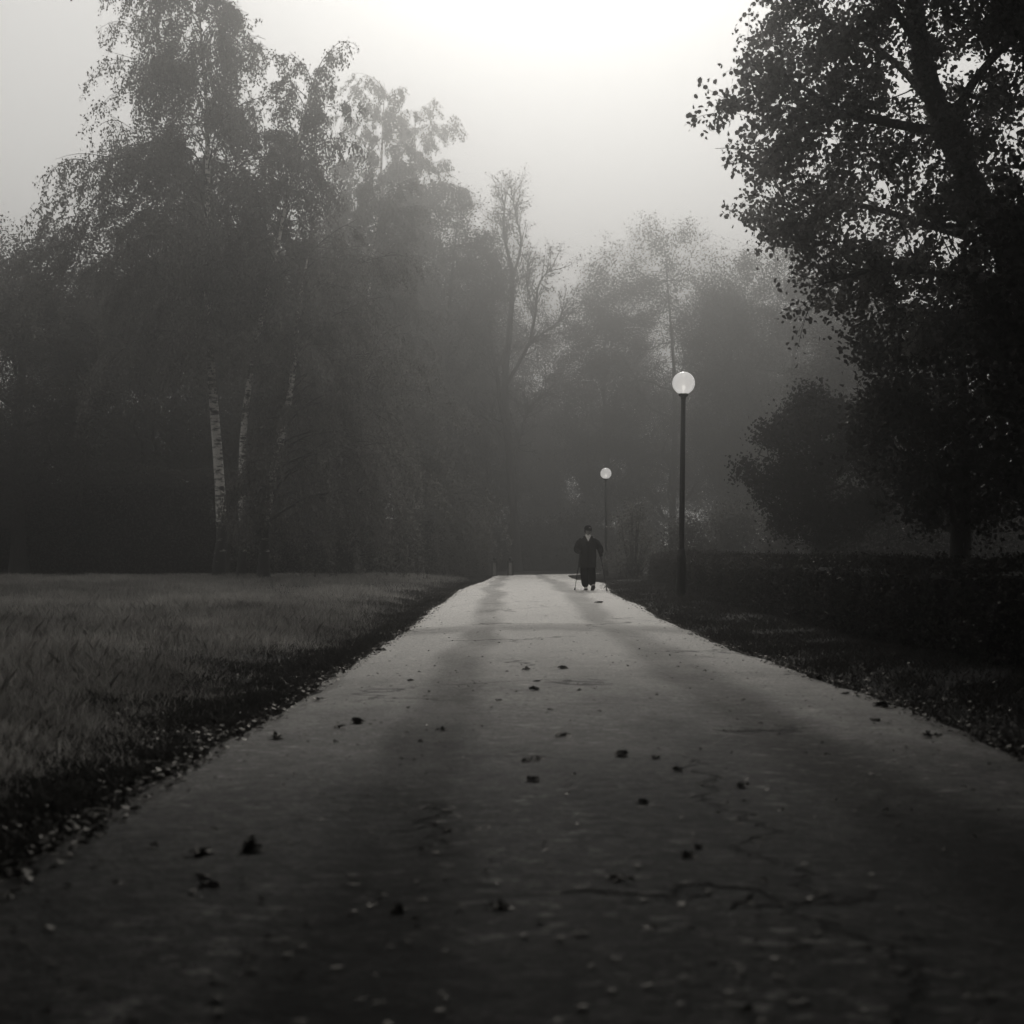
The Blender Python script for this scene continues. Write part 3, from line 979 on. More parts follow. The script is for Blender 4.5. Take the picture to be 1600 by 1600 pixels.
# ---- hedges
def hedge(name, path, w, h, leafm, leaf, dens, seed, label, group):
    rng = np.random.default_rng(seed)
    path = np.array(path, float)
    seg = np.linalg.norm(np.diff(path, axis=0), axis=1)
    cum = np.concatenate(([0], np.cumsum(seg)))
    L = cum[-1]

    def pos(s):
        return np.stack([np.interp(s, cum, path[:, 0]), np.interp(s, cum, path[:, 1])], -1)

    def nrm(s):
        d = pos(np.minimum(s + 0.2, L)) - pos(np.maximum(s - 0.2, 0))
        d = unit(d)
        return np.stack([-d[:, 1], d[:, 0]], -1), d
    core, crown = MB(), MB()
    ss = np.linspace(0.12, L - 0.12, int(L / 0.4) + 2)
    p, (nn, dd) = pos(ss), nrm(ss)
    prof = [(-0.5, 0.0), (-0.5, 0.55), (-0.46, 0.9), (0, 0.95), (0.46, 0.9), (0.5, 0.55), (0.5, 0.0)]
    V = []
    for a, b in prof:
        off = (w * a * 0.84) + rng.normal(0, 0.02, len(ss))
        x, y = p[:, 0] + nn[:, 0] * off, p[:, 1] + nn[:, 1] * off
        z = gz(x, y) - 0.02 + h * 0.93 * b + rng.normal(0, 0.015, len(ss)) * (b > 0)
        V.append(np.stack([x, y, z], -1))
    V = np.stack(V, 1)
    k = len(prof)
    i = np.arange(len(ss) - 1)[:, None] * k
    j = np.arange(k - 1)[None, :]
    core.add(V.reshape(-1, 3), np.stack([i + j, i + j + 1, i + k + j + 1, i + k + j], -1).reshape(-1, 4))
    core.add(V[0], [list(range(k))])
    core.add(V[-1], [list(range(k))[::-1]])
    n = int(dens * L * (2 * h + w))
    s = rng.uniform(0, L, n)
    per_ = 2 * h + w
    c = rng.uniform(0, per_, n)
    off = np.where(c < h, -w / 2, np.where(c < h + w, c - h - w / 2, w / 2))
    zz = np.where(c < h, c, np.where(c < h + w, h, per_ - c))
    bump_ = 0.05 * np.sin(s * 2.1 + zz * 3 + seed) + 0.03 * np.sin(s * 5.3 + off * 4)
    rnd = np.clip((zz / h - 0.8) / 0.2, 0, 1) * np.clip((np.abs(off) / w * 2 - 0.6) / 0.4, 0, 1)
    off = off * (1 + bump_ - 0.12 * rnd) + rng.normal(0, 0.03, n)
    zz = zz * (1 + bump_ * 0.5) - 0.06 * h * rnd + rng.normal(0, 0.025, n) + np.where(rng.uniform(0, 1, n) < 0.06, rng.uniform(0, 0.10, n), 0) * (zz > h * 0.9)
    pp, (nn, dd) = pos(s), nrm(s)
    x, y = pp[:, 0] + nn[:, 0] * off, pp[:, 1] + nn[:, 1] * off
    P = np.stack([x, y, gz(x, y) + np.maximum(zz, 0.02)], -1)
    # the two end faces
    ne = int(dens * w * h * 2)
    e = rng.integers(0, 2, ne)
    se = np.where(e == 0, 0.0, L) + rng.normal(0, 0.04, ne)
    oe, ze = rng.uniform(-w / 2, w / 2, ne), rng.uniform(0.02, h, ne)
    pe, (n2, d2) = pos(np.clip(se, 0, L)), nrm(np.clip(se, 0, L))
    x, y = pe[:, 0] + n2[:, 0] * oe, pe[:, 1] + n2[:, 1] * oe
    P = np.concatenate([P, np.stack([x, y, gz(x, y) + ze], -1)])
    leaves(crown, P, leaf, rng, hang=-0.1)
    o = empty(name, (0, 0, 0))
    c_ = core.build('stems', M['hedge_core'], o)
    c2_ = crown.build('foliage', leafm, o)
    # the thing's origin stands at its own middle
    m = pos(np.array([L / 2]))[0]
    o.location = (m[0], m[1], float(gz(m[0], m[1])))
    for ch in (c_, c2_):
        ch.matrix_parent_inverse = Matrix.Translation(-Vector(o.location))
    tag(o, label, 'hedge', group)
    return o


hedge('clipped_hedge', [(4.62, 3.0), (4.62, 30), (4.75, 38), (5.05, 50)], 1.15, 0.90, M['hedge_leaf'], 0.026, 620, 61,
      'long low clipped black hedge beside the road, behind the taller lamp', 'clipped hedges')
hedge('clipped_hedge', [(4.7, 62), (5.2, 74)], 1.0, 0.72, M['leaf'], 0.035, 420, 62,
      'short low hedge in the mist behind the small lamp', 'clipped hedges')
hedge('tall_hedge', [(9.0, 47), (26, 45)], 1.6, 2.9, M['leaf'], 0.06, 260, 68,
      'tall black hedge behind the round trees at the right edge', 'clipped hedges')
hedge('tall_hedge', [(-14.2, 66), (-7.6, 66.5), (-4.4, 70), (-1.9, 78)], 1.8, 2.9, M['pale_leaf'], 0.05, 420, 63,
      'tall dark clipped hedge at the back of the meadow, left of the two bollards', 'clipped hedges')
hedge('tall_hedge', [(-27, 62), (-11.8, 64.0)], 2.0, 4.4, M['leaf'], 0.06, 300, 64,
      'tall black hedge behind the meadow at far left, left of the white trunks', 'clipped hedges')

for path_, seed_ in (([(-9.3, 22), (-9.3, -12)], 65), ([(11.2, 22), (11.2, -12)], 66), ([(-9, -13), (11, -13)], 67)):  # unseen hedges added to cut light from the sides and behind
    hedge('tall_hedge', path_, 1.6, 5.0, M['hedge_leaf'], 0.10, 70, seed_, 'tall dark hedge added outside the picture to block low side light', 'hedges added outside the picture')

# ---- bushes
sb = make_bush(71, 2.75, 1.15, 0.9, 'pale_shrub', M['pale_leaf'], 46, 60, 0.055, 0.42, gp(990, 57), -0.2, True)
tag(sb, 'pale leaved shrub with a pointed top right of the walker, behind the hedge', 'shrub')
s2 = make_bush(72, 2.1, 1.3, 1.0, 'dark_shrub', M['leaf'], 60, 130, 0.06, 0.5, gp(1075, 60), -0.35)
tag(s2, 'dark rounded shrub behind the post of the taller lamp', 'shrub', 'shrubs behind the low hedge')
for px, Y, rz_, s, lab in ((1150, 62, 1, 1.25, 'dark shrub left of the small round tree, above the hedge'),
                           (1235, 58, 2, 1.1, 'dark shrub beneath the small round tree, behind its trunk'),
                           (1350, 56, 4, 1.2, 'black shrub right of the small round tree trunk'),
                           (1450, 50, 5, 1.2, 'black shrub below the larger round tree')):
    c = copy_tree(s2)
    c.location = gp(px, Y)
    c.rotation_euler.z = rz_
    c.scale = (s, s, s)
    tag(c, lab, 'shrub', 'shrubs behind the low hedge')

for k_, (px, Y) in enumerate(((690, 118), (728, 132), (762, 120), (800, 138), (838, 126), (872, 134), (905, 122), (940, 136), (975, 120), (1012, 130))):
    c = copy_tree(s2)
    c.location = gp(px, Y)
    c.rotation_euler.z = 0.9 * k_
    q_ = 1.7 + 0.35 * math.sin(k_ * 2.3)
    c.scale = (q_ * 1.15, q_ * 1.15, q_)
    tag(c, 'faint rounded bush in the fog beyond the end of the road', 'shrub', 'faint bushes beyond the road end')

# ---- trees added out of view to keep the near road in shade
cover = make_broad(81, 15.5, 0.4, 6.7, 9.6, 7.0, 'added_shade_tree', 430, 130, 1.0, 0.17, 11, -0.6, (-8.4, 8.0, 0), leafm=M['dark_leaf'], nf=0.3, flat=0.6)
tag(cover, 'added unseen tree outside the picture, its dense crown shading the near road', 'tree', 'trees added around the camera for shade')
cover_hi = make_broad(82, 16.4, 0.45, 10.5, 10.5, 7.0, 'added_shade_tree', 470, 130, 1.0, 0.17, 11, -0.6, (-8.4, 18.0, 0), leafm=M['dark_leaf'], nf=0.3, flat=0.6)
tag(cover_hi, 'added unseen tree outside the picture, its dense crown shading the near road', 'tree', 'trees added around the camera for shade')
for src, x, y, rz_, s in ((cover, 7.5, 8.5, 1.1, 1.0), (cover, 0.8, -3.5, 2.2, 0.9), (cover, -9.5, -6, 2.0, 0.95), (cover, 9.5, -6, 3.0, 0.95), (cover, -16, 5, 1.7, 1.15), (cover, 16.5, 4.5, .6, 1.1),
                          (cover_hi, 9.0, 18.0, 2.0, 1.0), (cover, 9.4, 11.5, 5.2, 1.0)):
    c = copy_tree(src)
    c.location = (x, y, 0)
    c.rotation_euler.z = rz_
    c.scale = (s, s, s)
for src, x, y, rz_ in ((wood_b, -22, 30, 2.0), (wood_b, -24, 44, 3.0), (wood_a, 21, 34, 1.0), (wood_a, 24, 46, 2.0), (wood_b, 17, 20, 1.0)):  # unseen trees added to darken the fog and ground at the sides
    c = copy_tree(src)
    c.location = (x, y, 0)
    c.rotation_euler.z = rz_
    tag(c, 'dark bushy tree added outside the picture to darken the sides', 'tree', 'trees added outside the picture')


# ------------------------------------------------------------------ lamps
def glass_mat():
    m, nt, N, L, out = newmat('opal_globe')
    tr = N.new('ShaderNodeBsdfTranslucent')
    tr.inputs[0].default_value = grey(0.86, 0.5)
    df = N.new('ShaderNodeBsdfDiffuse')
    df.inputs[0].default_value = grey(0.82, 0.5)
    tp = N.new('ShaderNodeBsdfTransparent')
    tp.inputs[0].default_value = grey(0.92, 0.5)
    gl = node(N, 'ShaderNodeBsdfGlossy', Roughness=0.06)
    a = N.new('ShaderNodeMixShader')
    a.inputs[0].default_value = 0.6
    L.new(df.outputs[0], a.inputs[1])
    L.new(tr.outputs[0], a.inputs[2])
    b = N.new('ShaderNodeMixShader')
    b.inputs[0].default_value = 0.30
    L.new(a.outputs[0], b.inputs[1])
    L.new(tp.outputs[0], b.inputs[2])
    fr = node(N, 'ShaderNodeFresnel', IOR=1.45)
    c = N.new('ShaderNodeMixShader')
    L.new(fr.outputs[0], c.inputs[0])
    L.new(b.outputs[0], c.inputs[1])
    L.new(gl.outputs[0], c.inputs[2])
    em = N.new('ShaderNodeEmission')
    em.inputs[0].default_value = grey(1.0, 0.4)
    em.inputs[1].default_value = GLOW
    ad = N.new('ShaderNodeAddShader')
    L.new(c.outputs[0], ad.inputs[0])
    L.new(em.outputs[0], ad.inputs[1])
    L.new(ad.outputs[0], out.inputs[0])
    return m


def bulb_mat():
    m, nt, N, L, out = newmat('white_bulb')
    e = N.new('ShaderNodeEmission')
    e.inputs[0].default_value = grey(1.0)
    e.inputs[1].default_value = BULB
    L.new(e.outputs[0], out.inputs[0])
    return m


BULB, GLOW = 5.0, 0.75
M['globe'] = glass_mat()
M['bulb'] = bulb_mat()


def make_lamp(loc, H):
    root = empty('street_lamp', loc)
    R_ = 0.253
    p = MB()
    lathe(p, [(0.0, -0.05), (0.062, -0.05), (0.060, H * 0.5), (0.052, H - 2 * R_ - 0.10), (0.0, H - 2 * R_ - 0.10)], 16)
    p.build('pole', M['pole'], root, True)
    s = MB()
    lathe(s, [(0.0, -0.06), (0.105, -0.06), (0.105, 0.86), (0.098, 0.9), (0.085, 0.93), (0.082, 1.0), (0.066, 1.03), (0.0, 1.03)], 20)
    base = s.build('base_sleeve', M['pole'], root, False)
    dd = MB()
    dd.add([(-0.045, -0.108, 0.35), (0.045, -0.108, 0.35), (0.045, -0.108, 0.65), (-0.045, -0.108, 0.65), (-0.045, -0.09, 0.35), (0.045, -0.09, 0.35), (0.045, -0.09, 0.65), (-0.045, -0.09, 0.65)],
           [(0, 1, 2, 3), (0, 4, 5, 1), (1, 5, 6, 2), (2, 6, 7, 3), (3, 7, 4, 0)])
    dd.build('service_door', M['pole'], base)
    c = MB()
    z = H - 2 * R_
    lathe(c, [(0.0, z - 0.115), (0.056, z - 0.115), (0.060, z - 0.06), (0.085, z - 0.04), (0.108, z - 0.025), (0.112, z + 0.018), (0.0, z + 0.018)], 24)
    c.build('collar', M['pole'], root, False)
    gm_ = MB()
    a0 = math.asin(0.105 / R_)
    lathe(gm_, [(R_ * math.sin(a), z + R_ - R_ * math.cos(a)) for a in np.linspace(a0, PI, 30)], 40)
    gl = gm_.build('globe', M['globe'], root, True)
    b = MB()
    zb = z + 0.09
    lathe(b, [(0.0, zb - 0.075), (0.022, zb - 0.075), (0.022, zb), (0.040, zb + 0.035), (0.046, zb + 0.075), (0.040, zb + 0.105), (0.022, zb + 0.125), (0.0, zb + 0.13)], 18)
    b.build('bulb', M['bulb'], gl, True)
    return root


x1, y1 = 3.77, 34.3
l1 = make_lamp((x1, y1, float(gz(x1, y1))), 4.99)
l1.rotation_euler = (0, R(0.75), 0)
tag(l1, 'taller black lamp post with white glass globe at the end of the hedge', 'street lamp', 'globe lamps along the road')
l2 = copy_tree(l1)
x2, y2 = (947 - 800) * 70.6 / FPX, 70.6
l2.location = (x2, y2, float(gz(x2, y2)))
l2.rotation_euler = (0, R(-0.1), 0)
tag(l2, 'smaller farther globe lamp on a thin post just behind the walker', 'street lamp', 'globe lamps along the road')


# ------------------------------------------------------------------ two bollards by the road's end
M['panel'] = simple_mat('pale_panel', 0.28, 0.5, 0.1, 6.0)
M['bollard'] = simple_mat('dark_iron', 0.03, 0.6, 0.3, 9.0)


def make_bollard(loc):
    root = empty('bollard', loc)
    f = MB()
    W_, H_ = 0.30, 0.80

    def bx(x0, x1_, y0, y1_, z0, z1):
        v = [(x0, y0, z0), (x1_, y0, z0), (x1_, y1_, z0), (x0, y1_, z0), (x0, y0, z1), (x1_, y0, z1), (x1_, y1_, z1), (x0, y1_, z1)]
        f.add(v, [(0, 3, 2, 1), (4, 5, 6, 7), (0, 1, 5, 4), (1, 2, 6, 5), (2, 3, 7, 6), (3, 0, 4, 7)])
    for sx in (-1, 1):
        bx(min(sx * W_ / 2, sx * 0.075), max(sx * W_ / 2, sx * 0.075), -0.06, 0.06, 0.0, H_ - 0.08)
    bx(-0.075, 0.075, -0.06, 0.06, 0.0, 0.12)
    bx(-W_ / 2, W_ / 2, -0.06, 0.06, H_ - 0.08, H_)
    f.build('post', M['bollard'], root)
    p = MB()
    f = p
    bx(-0.072, 0.072, -0.03, 0.03, 0.12, H_ - 0.08)
    p.build('reflector_panel', M['panel'], root)
    k = MB()
    lathe(k, [(0.0, H_), (0.05, H_), (0.04, H_ + 0.04)] + [(0.085 * math.sin(a), H_ + 0.11 - 0.085 * math.cos(a)) for a in np.linspace(0.5, PI, 10)], 16)
    k.build('ball_knob', M['bollard'], root, True)
    return root


bx1 = make_bollard(gp(772.5, 76))
tag(bx1, 'left of two squat posts with pale panel at the road end, against the hedge', 'bollard', 'bollards at the end of the road')
bx2 = copy_tree(bx1)
bx2.location = gp(797.5, 76)
tag(bx2, 'right of two squat posts with pale panel, close to the forked trunk', 'bollard', 'bollards at the end of the road')


# ------------------------------------------------------------------ clods of wet leaves lying on the road
def clod_mesh(seed):
    rng = np.random.default_rng(seed)
    m = MB()
    n = 16
    X, Y_ = rng.normal(0, 0.035, n), rng.normal(0, 0.03, n)
    flat_leaves(m, X, Y_, np.abs(rng.normal(0, 0.008, n)) + 0.003, np.full(n, 0.055), rng, 0.3)
    return m


proto = [clod_mesh(s).mesh('wet_leaf_clump') for s in range(4)]
for p_ in proto:
    p_.materials.append(M['wet_leaf'])
spots = [(836, 1079, 1.0), (838, 1066, .6), (878, 1151, 1.0), (822, 1048, .8), (880, 1046, .9), (832, 1220, 1.1), (820, 1190, .8), (838, 1188, .7), (970, 1182, 1.1),
         (1025, 1185, .8), (312, 1335, 1.3), (392, 1318, 1.0), (390, 1331, 1.2), (318, 1372, .8), (330, 1384, 1.0), (1283, 1063, 1.1), (1378, 1105, 1.3), (1250, 1052, .8),
         (1370, 1127, .9), (1452, 1152, 1.1), (560, 1130, 1.2), (530, 1138, .9), (496, 1095, 1.0), (432, 1155, 1.1), (1060, 1205, .8), (935, 943, 1.0), (590, 1018, 1.3),
         (690, 1142, .7), (1075, 1340, .8), (1090, 1325, .7), (960, 1375, 1.0), (780, 1420, 1.0), (620, 1425, .9), (1215, 1040, .6), (1320, 1085, .7), (905, 1080, .5), (640, 1065, .6),
         (860, 1110, .5), (780, 1095, .5), (1160, 1230, .8), (1005, 1255, .7), (700, 1300, .7)]
for k_, (px, py, s) in enumerate(spots):
    Y = 0.91 * FPX / (py - HOR)
    for _ in range(6):
        x = (px - 800) * Y / FPX
        Y = (CAMZ - float(road_z(x, Y))) * FPX / (py - HOR)
    x = (px - 800) * Y / FPX
    o = bpy.data.objects.new('wet_leaf_clump', proto[k_ % 4])
    COL.objects.link(o)
    o.location = (x, Y, float(road_z(x, Y)) + 0.002)
    o.rotation_euler = (0, 0, k_ * 1.3)
    sc_ = s * (0.2 + 0.028 * Y)
    o.scale = (sc_, sc_, sc_)
    tag(o, 'small dark clump of wet fallen leaves lying on the road', 'leaf clump', 'wet leaf clumps on the road')


# ------------------------------------------------------------------ the walker
def eval_mesh(o):
    dg = bpy.context.evaluated_depsgraph_get()
    dg.update()
    me = bpy.data.meshes.new_from_object(o.evaluated_get(dg))
    return me


def skin_obj(name, verts, edges, radii, sub=2, root_i=0):
    me = bpy.data.meshes.new(name)
    me.from_pydata([tuple(map(float, v)) for v in verts], edges, [])
    o = bpy.data.objects.new(name, me)
    COL.objects.link(o)
    md = o.modifiers.new('skin', 'SKIN')
    md.use_smooth_shade = True
    for i, r in enumerate(radii):
        sv = me.skin_vertices[0].data[i]
        sv.radius = r if isinstance(r, tuple) else (r, r)
        sv.use_root = (i == root_i)
    ss_ = o.modifiers.new('sub', 'SUBSURF')
    ss_.levels = ss_.render_levels = sub
    out = eval_mesh(o)
    bpy.data.objects.remove(o)
    return out


def ellipsoid(c, r, rot=None, nu=24, nv=16):
    m = MB()
    lathe(m, [(math.sin(a), -math.cos(a)) for a in np.linspace(0.02, PI - 0.02, nv)], nu)
    v = m.v[0] * np.array(r)
    if rot is not None:
        v = v @ np.array(rot.to_matrix()).T
    m2 = MB()
    m2.add(v + np.array(c), m.f[0])
    m2.add(v[:nu] + np.array(c), [list(range(nu))[::-1]])
    m2.add(v[-nu:] + np.array(c), [list(range(nu))])
    return m2.mesh('e')


def fuse(meshes, voxel, smooth=6, factor=0.5):
    """several closed shapes -> one continuous surface"""
    import bmesh
    bm = bmesh.new()
    for me in meshes:
        bm.from_mesh(me)
    me = bpy.data.meshes.new('f')
    bm.to_mesh(me)
    bm.free()
    o = bpy.data.objects.new('f', me)
    COL.objects.link(o)
    rm = o.modifiers.new('r', 'REMESH')
    rm.mode = 'VOXEL'
    rm.voxel_size = voxel
    rm.use_smooth_shade = True
    if smooth:
        sm = o.modifiers.new('s', 'SMOOTH')
        sm.iterations = smooth
        sm.factor = factor
    out = eval_mesh(o)
    bpy.data.objects.remove(o)
    return out


def part(name, me, mat, parent):
    o = bpy.data.objects.new(name, me)
    COL.objects.link(o)
    me.materials.clear()
    me.materials.append(mat)
    o.parent = parent
    return o


M['skin'] = simple_mat('face_skin', 0.32, 0.6, 0.12, 20.0)
M['jacket'] = simple_mat('dark_jacket_cloth', 0.034, 0.9, 0.35, 7.0, 0.03, 0.4)
M['trousers'] = simple_mat('black_trousers_cloth', 0.008, 0.9, 0.3, 9.0, 0.03, 0.3)
M['cap'] = simple_mat('black_cap_cloth', 0.008, 0.85, 0.2, 15.0, 0.05)
M['white'] = simple_mat('white_cotton', 0.88, 0.8, 0.05, 15.0)
M['hair'] = simple_mat('dark_grey_hair', 0.06, 0.7, 0.4, 60.0)
M['glove'] = simple_mat('black_glove', 0.012, 0.7, 0.2, 20.0)
M['shoe'] = simple_mat('pale_trainer', 0.8, 0.6, 0.1, 20.0)
M['sole'] = simple_mat('black_rubber', 0.015, 0.8, 0.2, 20.0)
M['eye'] = simple_mat('dark_eye', 0.02, 0.3, 0.1, 20.0)
M['lips'] = simple_mat('lips', 0.10, 0.6, 0.1, 20.0)
M['pole_carbon'] = simple_mat('black_carbon_pole', 0.012, 0.5, 0.2, 20.0)

wx, wy = (918 - 800) * 39.0 / FPX, 39.0
wz = float(road_z(wx, wy))
person = empty('person', (wx, wy, wz))
tag(person, 'person walking toward the camera in black cap, dark jacket and trousers', 'person')

def loft(secs, k=28):
    m_ = MB()
    a_ = np.arange(k) * 2 * PI / k
    V_ = np.array([[(cx_ + rx_ * math.copysign(abs(math.cos(q_)) ** 0.85, math.cos(q_)), cy_ + ry_ * math.copysign(abs(math.sin(q_)) ** 0.85, math.sin(q_)), z_) for q_ in a_] for cx_, cy_, z_, rx_, ry_ in secs])
    n_ = len(secs)
    i_ = np.arange(n_ - 1)[:, None] * k
    j_ = np.arange(k)[None, :]
    m_.add(V_.reshape(-1, 3), np.stack([i_ + j_, i_ + (j_ + 1) % k, i_ + k + (j_ + 1) % k, i_ + k + j_], -1).reshape(-1, 4))
    m_.add(V_[0], [list(range(k))[::-1]])
    m_.add(V_[-1], [list(range(k))])
    import bmesh
    me_ = m_.mesh('l')
    bm_ = bmesh.new()
    bm_.from_mesh(me_)
    bmesh.ops.remove_doubles(bm_, verts=bm_.verts, dist=1e-5)
    bmesh.ops.recalc_face_normals(bm_, faces=bm_.faces)
    bm_.to_mesh(me_)
    bm_.free()
    return me_


def sleeve(pts, rad):
    pts = np.array(pts, float)
    u_ = np.linspace(0, 1, 22)
    f_ = np.array([np.interp(u_, np.linspace(0, 1, len(pts)), pts[:, q_]) for q_ in range(3)]).T
    for _ in range(2):
        f_[1:-1] = (f_[:-2] + f_[1:-1] * 2 + f_[2:]) / 4
    m_ = MB()
    tube(m_, f_, np.interp(u_, np.linspace(0, 1, len(rad)), rad), 18, True)
    import bmesh
    me_ = m_.mesh('l')
    bm_ = bmesh.new()
    bm_.from_mesh(me_)
    bmesh.ops.remove_doubles(bm_, verts=bm_.verts, dist=1e-5)
    bmesh.ops.recalc_face_normals(bm_, faces=bm_.faces)
    bm_.to_mesh(me_)
    bm_.free()
    return me_


# joints (x to the viewer's right, -y toward the camera)
HL, HR = (-0.185, -0.20, 0.955), (0.325, -0.08, 0.89)      # hands
SHL, SHR = (-0.15, 0.01, 1.24), (0.16, 0.01, 1.235)
ELL, ELR = (-0.285, 0.03, 1.05), (0.335, 0.10, 1.07)
bodyp = [loft([(0, 0, 0.66, .13, .10), (0, 0, 0.80, .155, .115), (0, 0.005, 1.0, .14, .11), (0.003, 0.005, 1.17, .15, .105), (0.006, 0.005, 1.25, .12, .085), (0.008, -0.002, 1.31, .07, .065), (0.010, -0.012, 1.45, .055, .058)], 20),
         sleeve([(-0.10, 0.005, 1.235), SHL, ELL, (HL[0] - 0.01, HL[1] + 0.05, HL[2] + 0.02)], [.055, .052, .042, .030]),
         sleeve([(0.11, 0.005, 1.23), SHR, ELR, (HR[0], HR[1] + 0.05, HR[2] + 0.03)], [.055, .052, .042, .030]),
         sleeve([(-0.07, 0.0, 0.78), (-0.078, 0.02, 0.46), (-0.042, 0.13, 0.07)], [.085, .060, .040]),
         sleeve([(0.07, 0.0, 0.78), (0.098, -0.11, 0.46), (0.118, -0.20, 0.10)], [.085, .060, .040])]
from mathutils import Euler
hrot = Euler((R(6), 0, R(14)))
hc = (0.012, -0.035, 1.515)


def hp(x, y, z):
    return tuple(Vector(hc) + hrot.to_matrix() @ Vector((x, y, z)))


head = [ellipsoid(hc, (0.080, 0.098, 0.115), hrot), ellipsoid(hp(0, -0.035, -0.070), (0.052, 0.055, 0.05), hrot),
        ellipsoid(hp(0, -0.098, -0.015), (0.013, 0.02, 0.028), hrot), ellipsoid(hp(0, -0.107, -0.03), (0.017, 0.017, 0.013), hrot),
        ellipsoid(hp(0.08, 0.01, -0.01), (0.012, 0.022, 0.032), hrot), ellipsoid(hp(-0.08, 0.01, -0.01), (0.012, 0.022, 0.032), hrot),
        ellipsoid(hp(0.032, -0.078, -0.035), (0.024, 0.018, 0.02), hrot), ellipsoid(hp(-0.032, -0.078, -0.035), (0.024, 0.018, 0.02), hrot),
        ellipsoid(hp(0, -0.082, -0.088), (0.024, 0.02, 0.018), hrot)]
part('body', fuse(bodyp + head, 0.010, 3), M['skin'], person)
for sx in (-1, 1):
    part('eye', ellipsoid(hp(sx * 0.032, -0.088, 0.008), (0.015, 0.009, 0.008), hrot, 12, 8), M['eye'], person)
part('mouth', ellipsoid(hp(0, -0.096, -0.056), (0.026, 0.008, 0.007), hrot, 12, 8), M['lips'], person)
part('hair', fuse([ellipsoid(hp(0.0, 0.035, 0.0), (0.094, 0.082, 0.092), hrot), ellipsoid(hp(-0.076, 0.0, -0.012), (0.022, 0.045, 0.06), hrot), ellipsoid(hp(0.076, 0.0, -0.005), (0.02, 0.045, 0.05), hrot)], 0.010, 3), M['hair'], person)
# cap: shallow dome, band and peak, small pale badge in front
cap = MB()
a = np.linspace(0, PI / 2, 9)
lathe(cap, [(0.101 * math.cos(x) ** 0.75, 0.105 * math.sin(x)) for x in a], 28)
cv = (cap.v[0] * np.array((0.95, 1.12, 1.0)))
cap.v[0] = np.array([hp(*(p + np.array((0, 0.008, 0.035)))) for p in cv])
bk = MB()
u = np.linspace(-1.15, 1.15, 15)
inner = [(0.095 * math.sin(q_), -0.100 * math.cos(q_), 0.045) for q_ in u]
outer = [(0.10 * math.sin(q_), -0.100 * math.cos(q_) - 0.072 * math.cos(q_ * 1.3), 0.045 - 0.02 * math.cos(q_) - 0.01) for q_ in u]
top = [hp(*p) for p in inner + outer]
bot = [hp(p[0], p[1], p[2] - 0.006) for p in inner + outer]
nu = len(u)
F = []
for k in range(nu - 1):
    F += [(k, k + 1, nu + k + 1, nu + k), (2 * nu + k, 3 * nu + k, 3 * nu + k + 1, 2 * nu + k + 1), (nu + k, nu + k + 1, 3 * nu + k + 1, 3 * nu + k)]
cap.add(top + bot, F)
capo = cap.build('cap', M['cap'], person, True)
part('badge', ellipsoid(hp(0.012, -0.109, 0.085), (0.012, 0.006, 0.012), hrot, 12, 8), M['white'], capo)
# jacket: loose coat to mid thigh with sleeves
torso = loft([(0, 0.0, 0.575, .222, .18), (0, 0.0, 0.62, .228, .185), (0, 0, 0.78, .226, .19), (0, 0, 0.95, .222, .188), (0, 0.0, 1.08, .216, .182),
              (0.005, 0.005, 1.18, .222, .172), (0.006, 0.008, 1.26, .200, .148), (0.008, 0.008, 1.32, .150, .120), (0.01, 0.005, 1.365, .098, .095), (0.01, 0.0, 1.395, .080, .080)])
sl_l = sleeve([(-0.13, 0.005, 1.285), (-0.205, 0.01, 1.20), (-0.262, 0.02, 1.10), ELL, (-0.262, -0.07, 0.995), (HL[0] - 0.012, HL[1] + 0.055, HL[2] + 0.015)], [.080, .090, .084, .078, .068, .054])
sl_r = sleeve([(0.14, 0.005, 1.28), (0.225, 0.03, 1.20), (0.30, 0.08, 1.11), ELR, (0.343, 0.02, 0.985), (HR[0] + 0.006, HR[1] + 0.04, HR[2] + 0.05)], [.080, .090, .084, .078, .068, .054])
jm = fuse([torso, sl_l, sl_r], 0.013, 5)
rngp = np.random.default_rng(4)
co = np.empty(len(jm.vertices) * 3)
jm.vertices.foreach_get('co', co)
co = co.reshape(-1, 3)
nr = np.empty(len(jm.vertices) * 3)
jm.vertices.foreach_get('normal', nr)
nr = nr.reshape(-1, 3)
fold = np.array([mnoise.noise(Vector((c[0] * 9, c[1] * 9, c[2] * 5 + c[0] * 4))) for c in co])
co += nr * (fold * 0.016)[:, None]
jm.vertices.foreach_set('co', co.ravel())
jk = part('jacket', jm, M['jacket'], person)
zp = MB()
tube(zp, [(0.012, -0.158, 1.22), (0.010, -0.182, 1.08), (0.008, -0.194, 0.92), (0.006, -0.197, 0.74), (0.004, -0.192, 0.60)], 0.010, 6)
zp.build('front_zip', M['trousers'], jk, True)
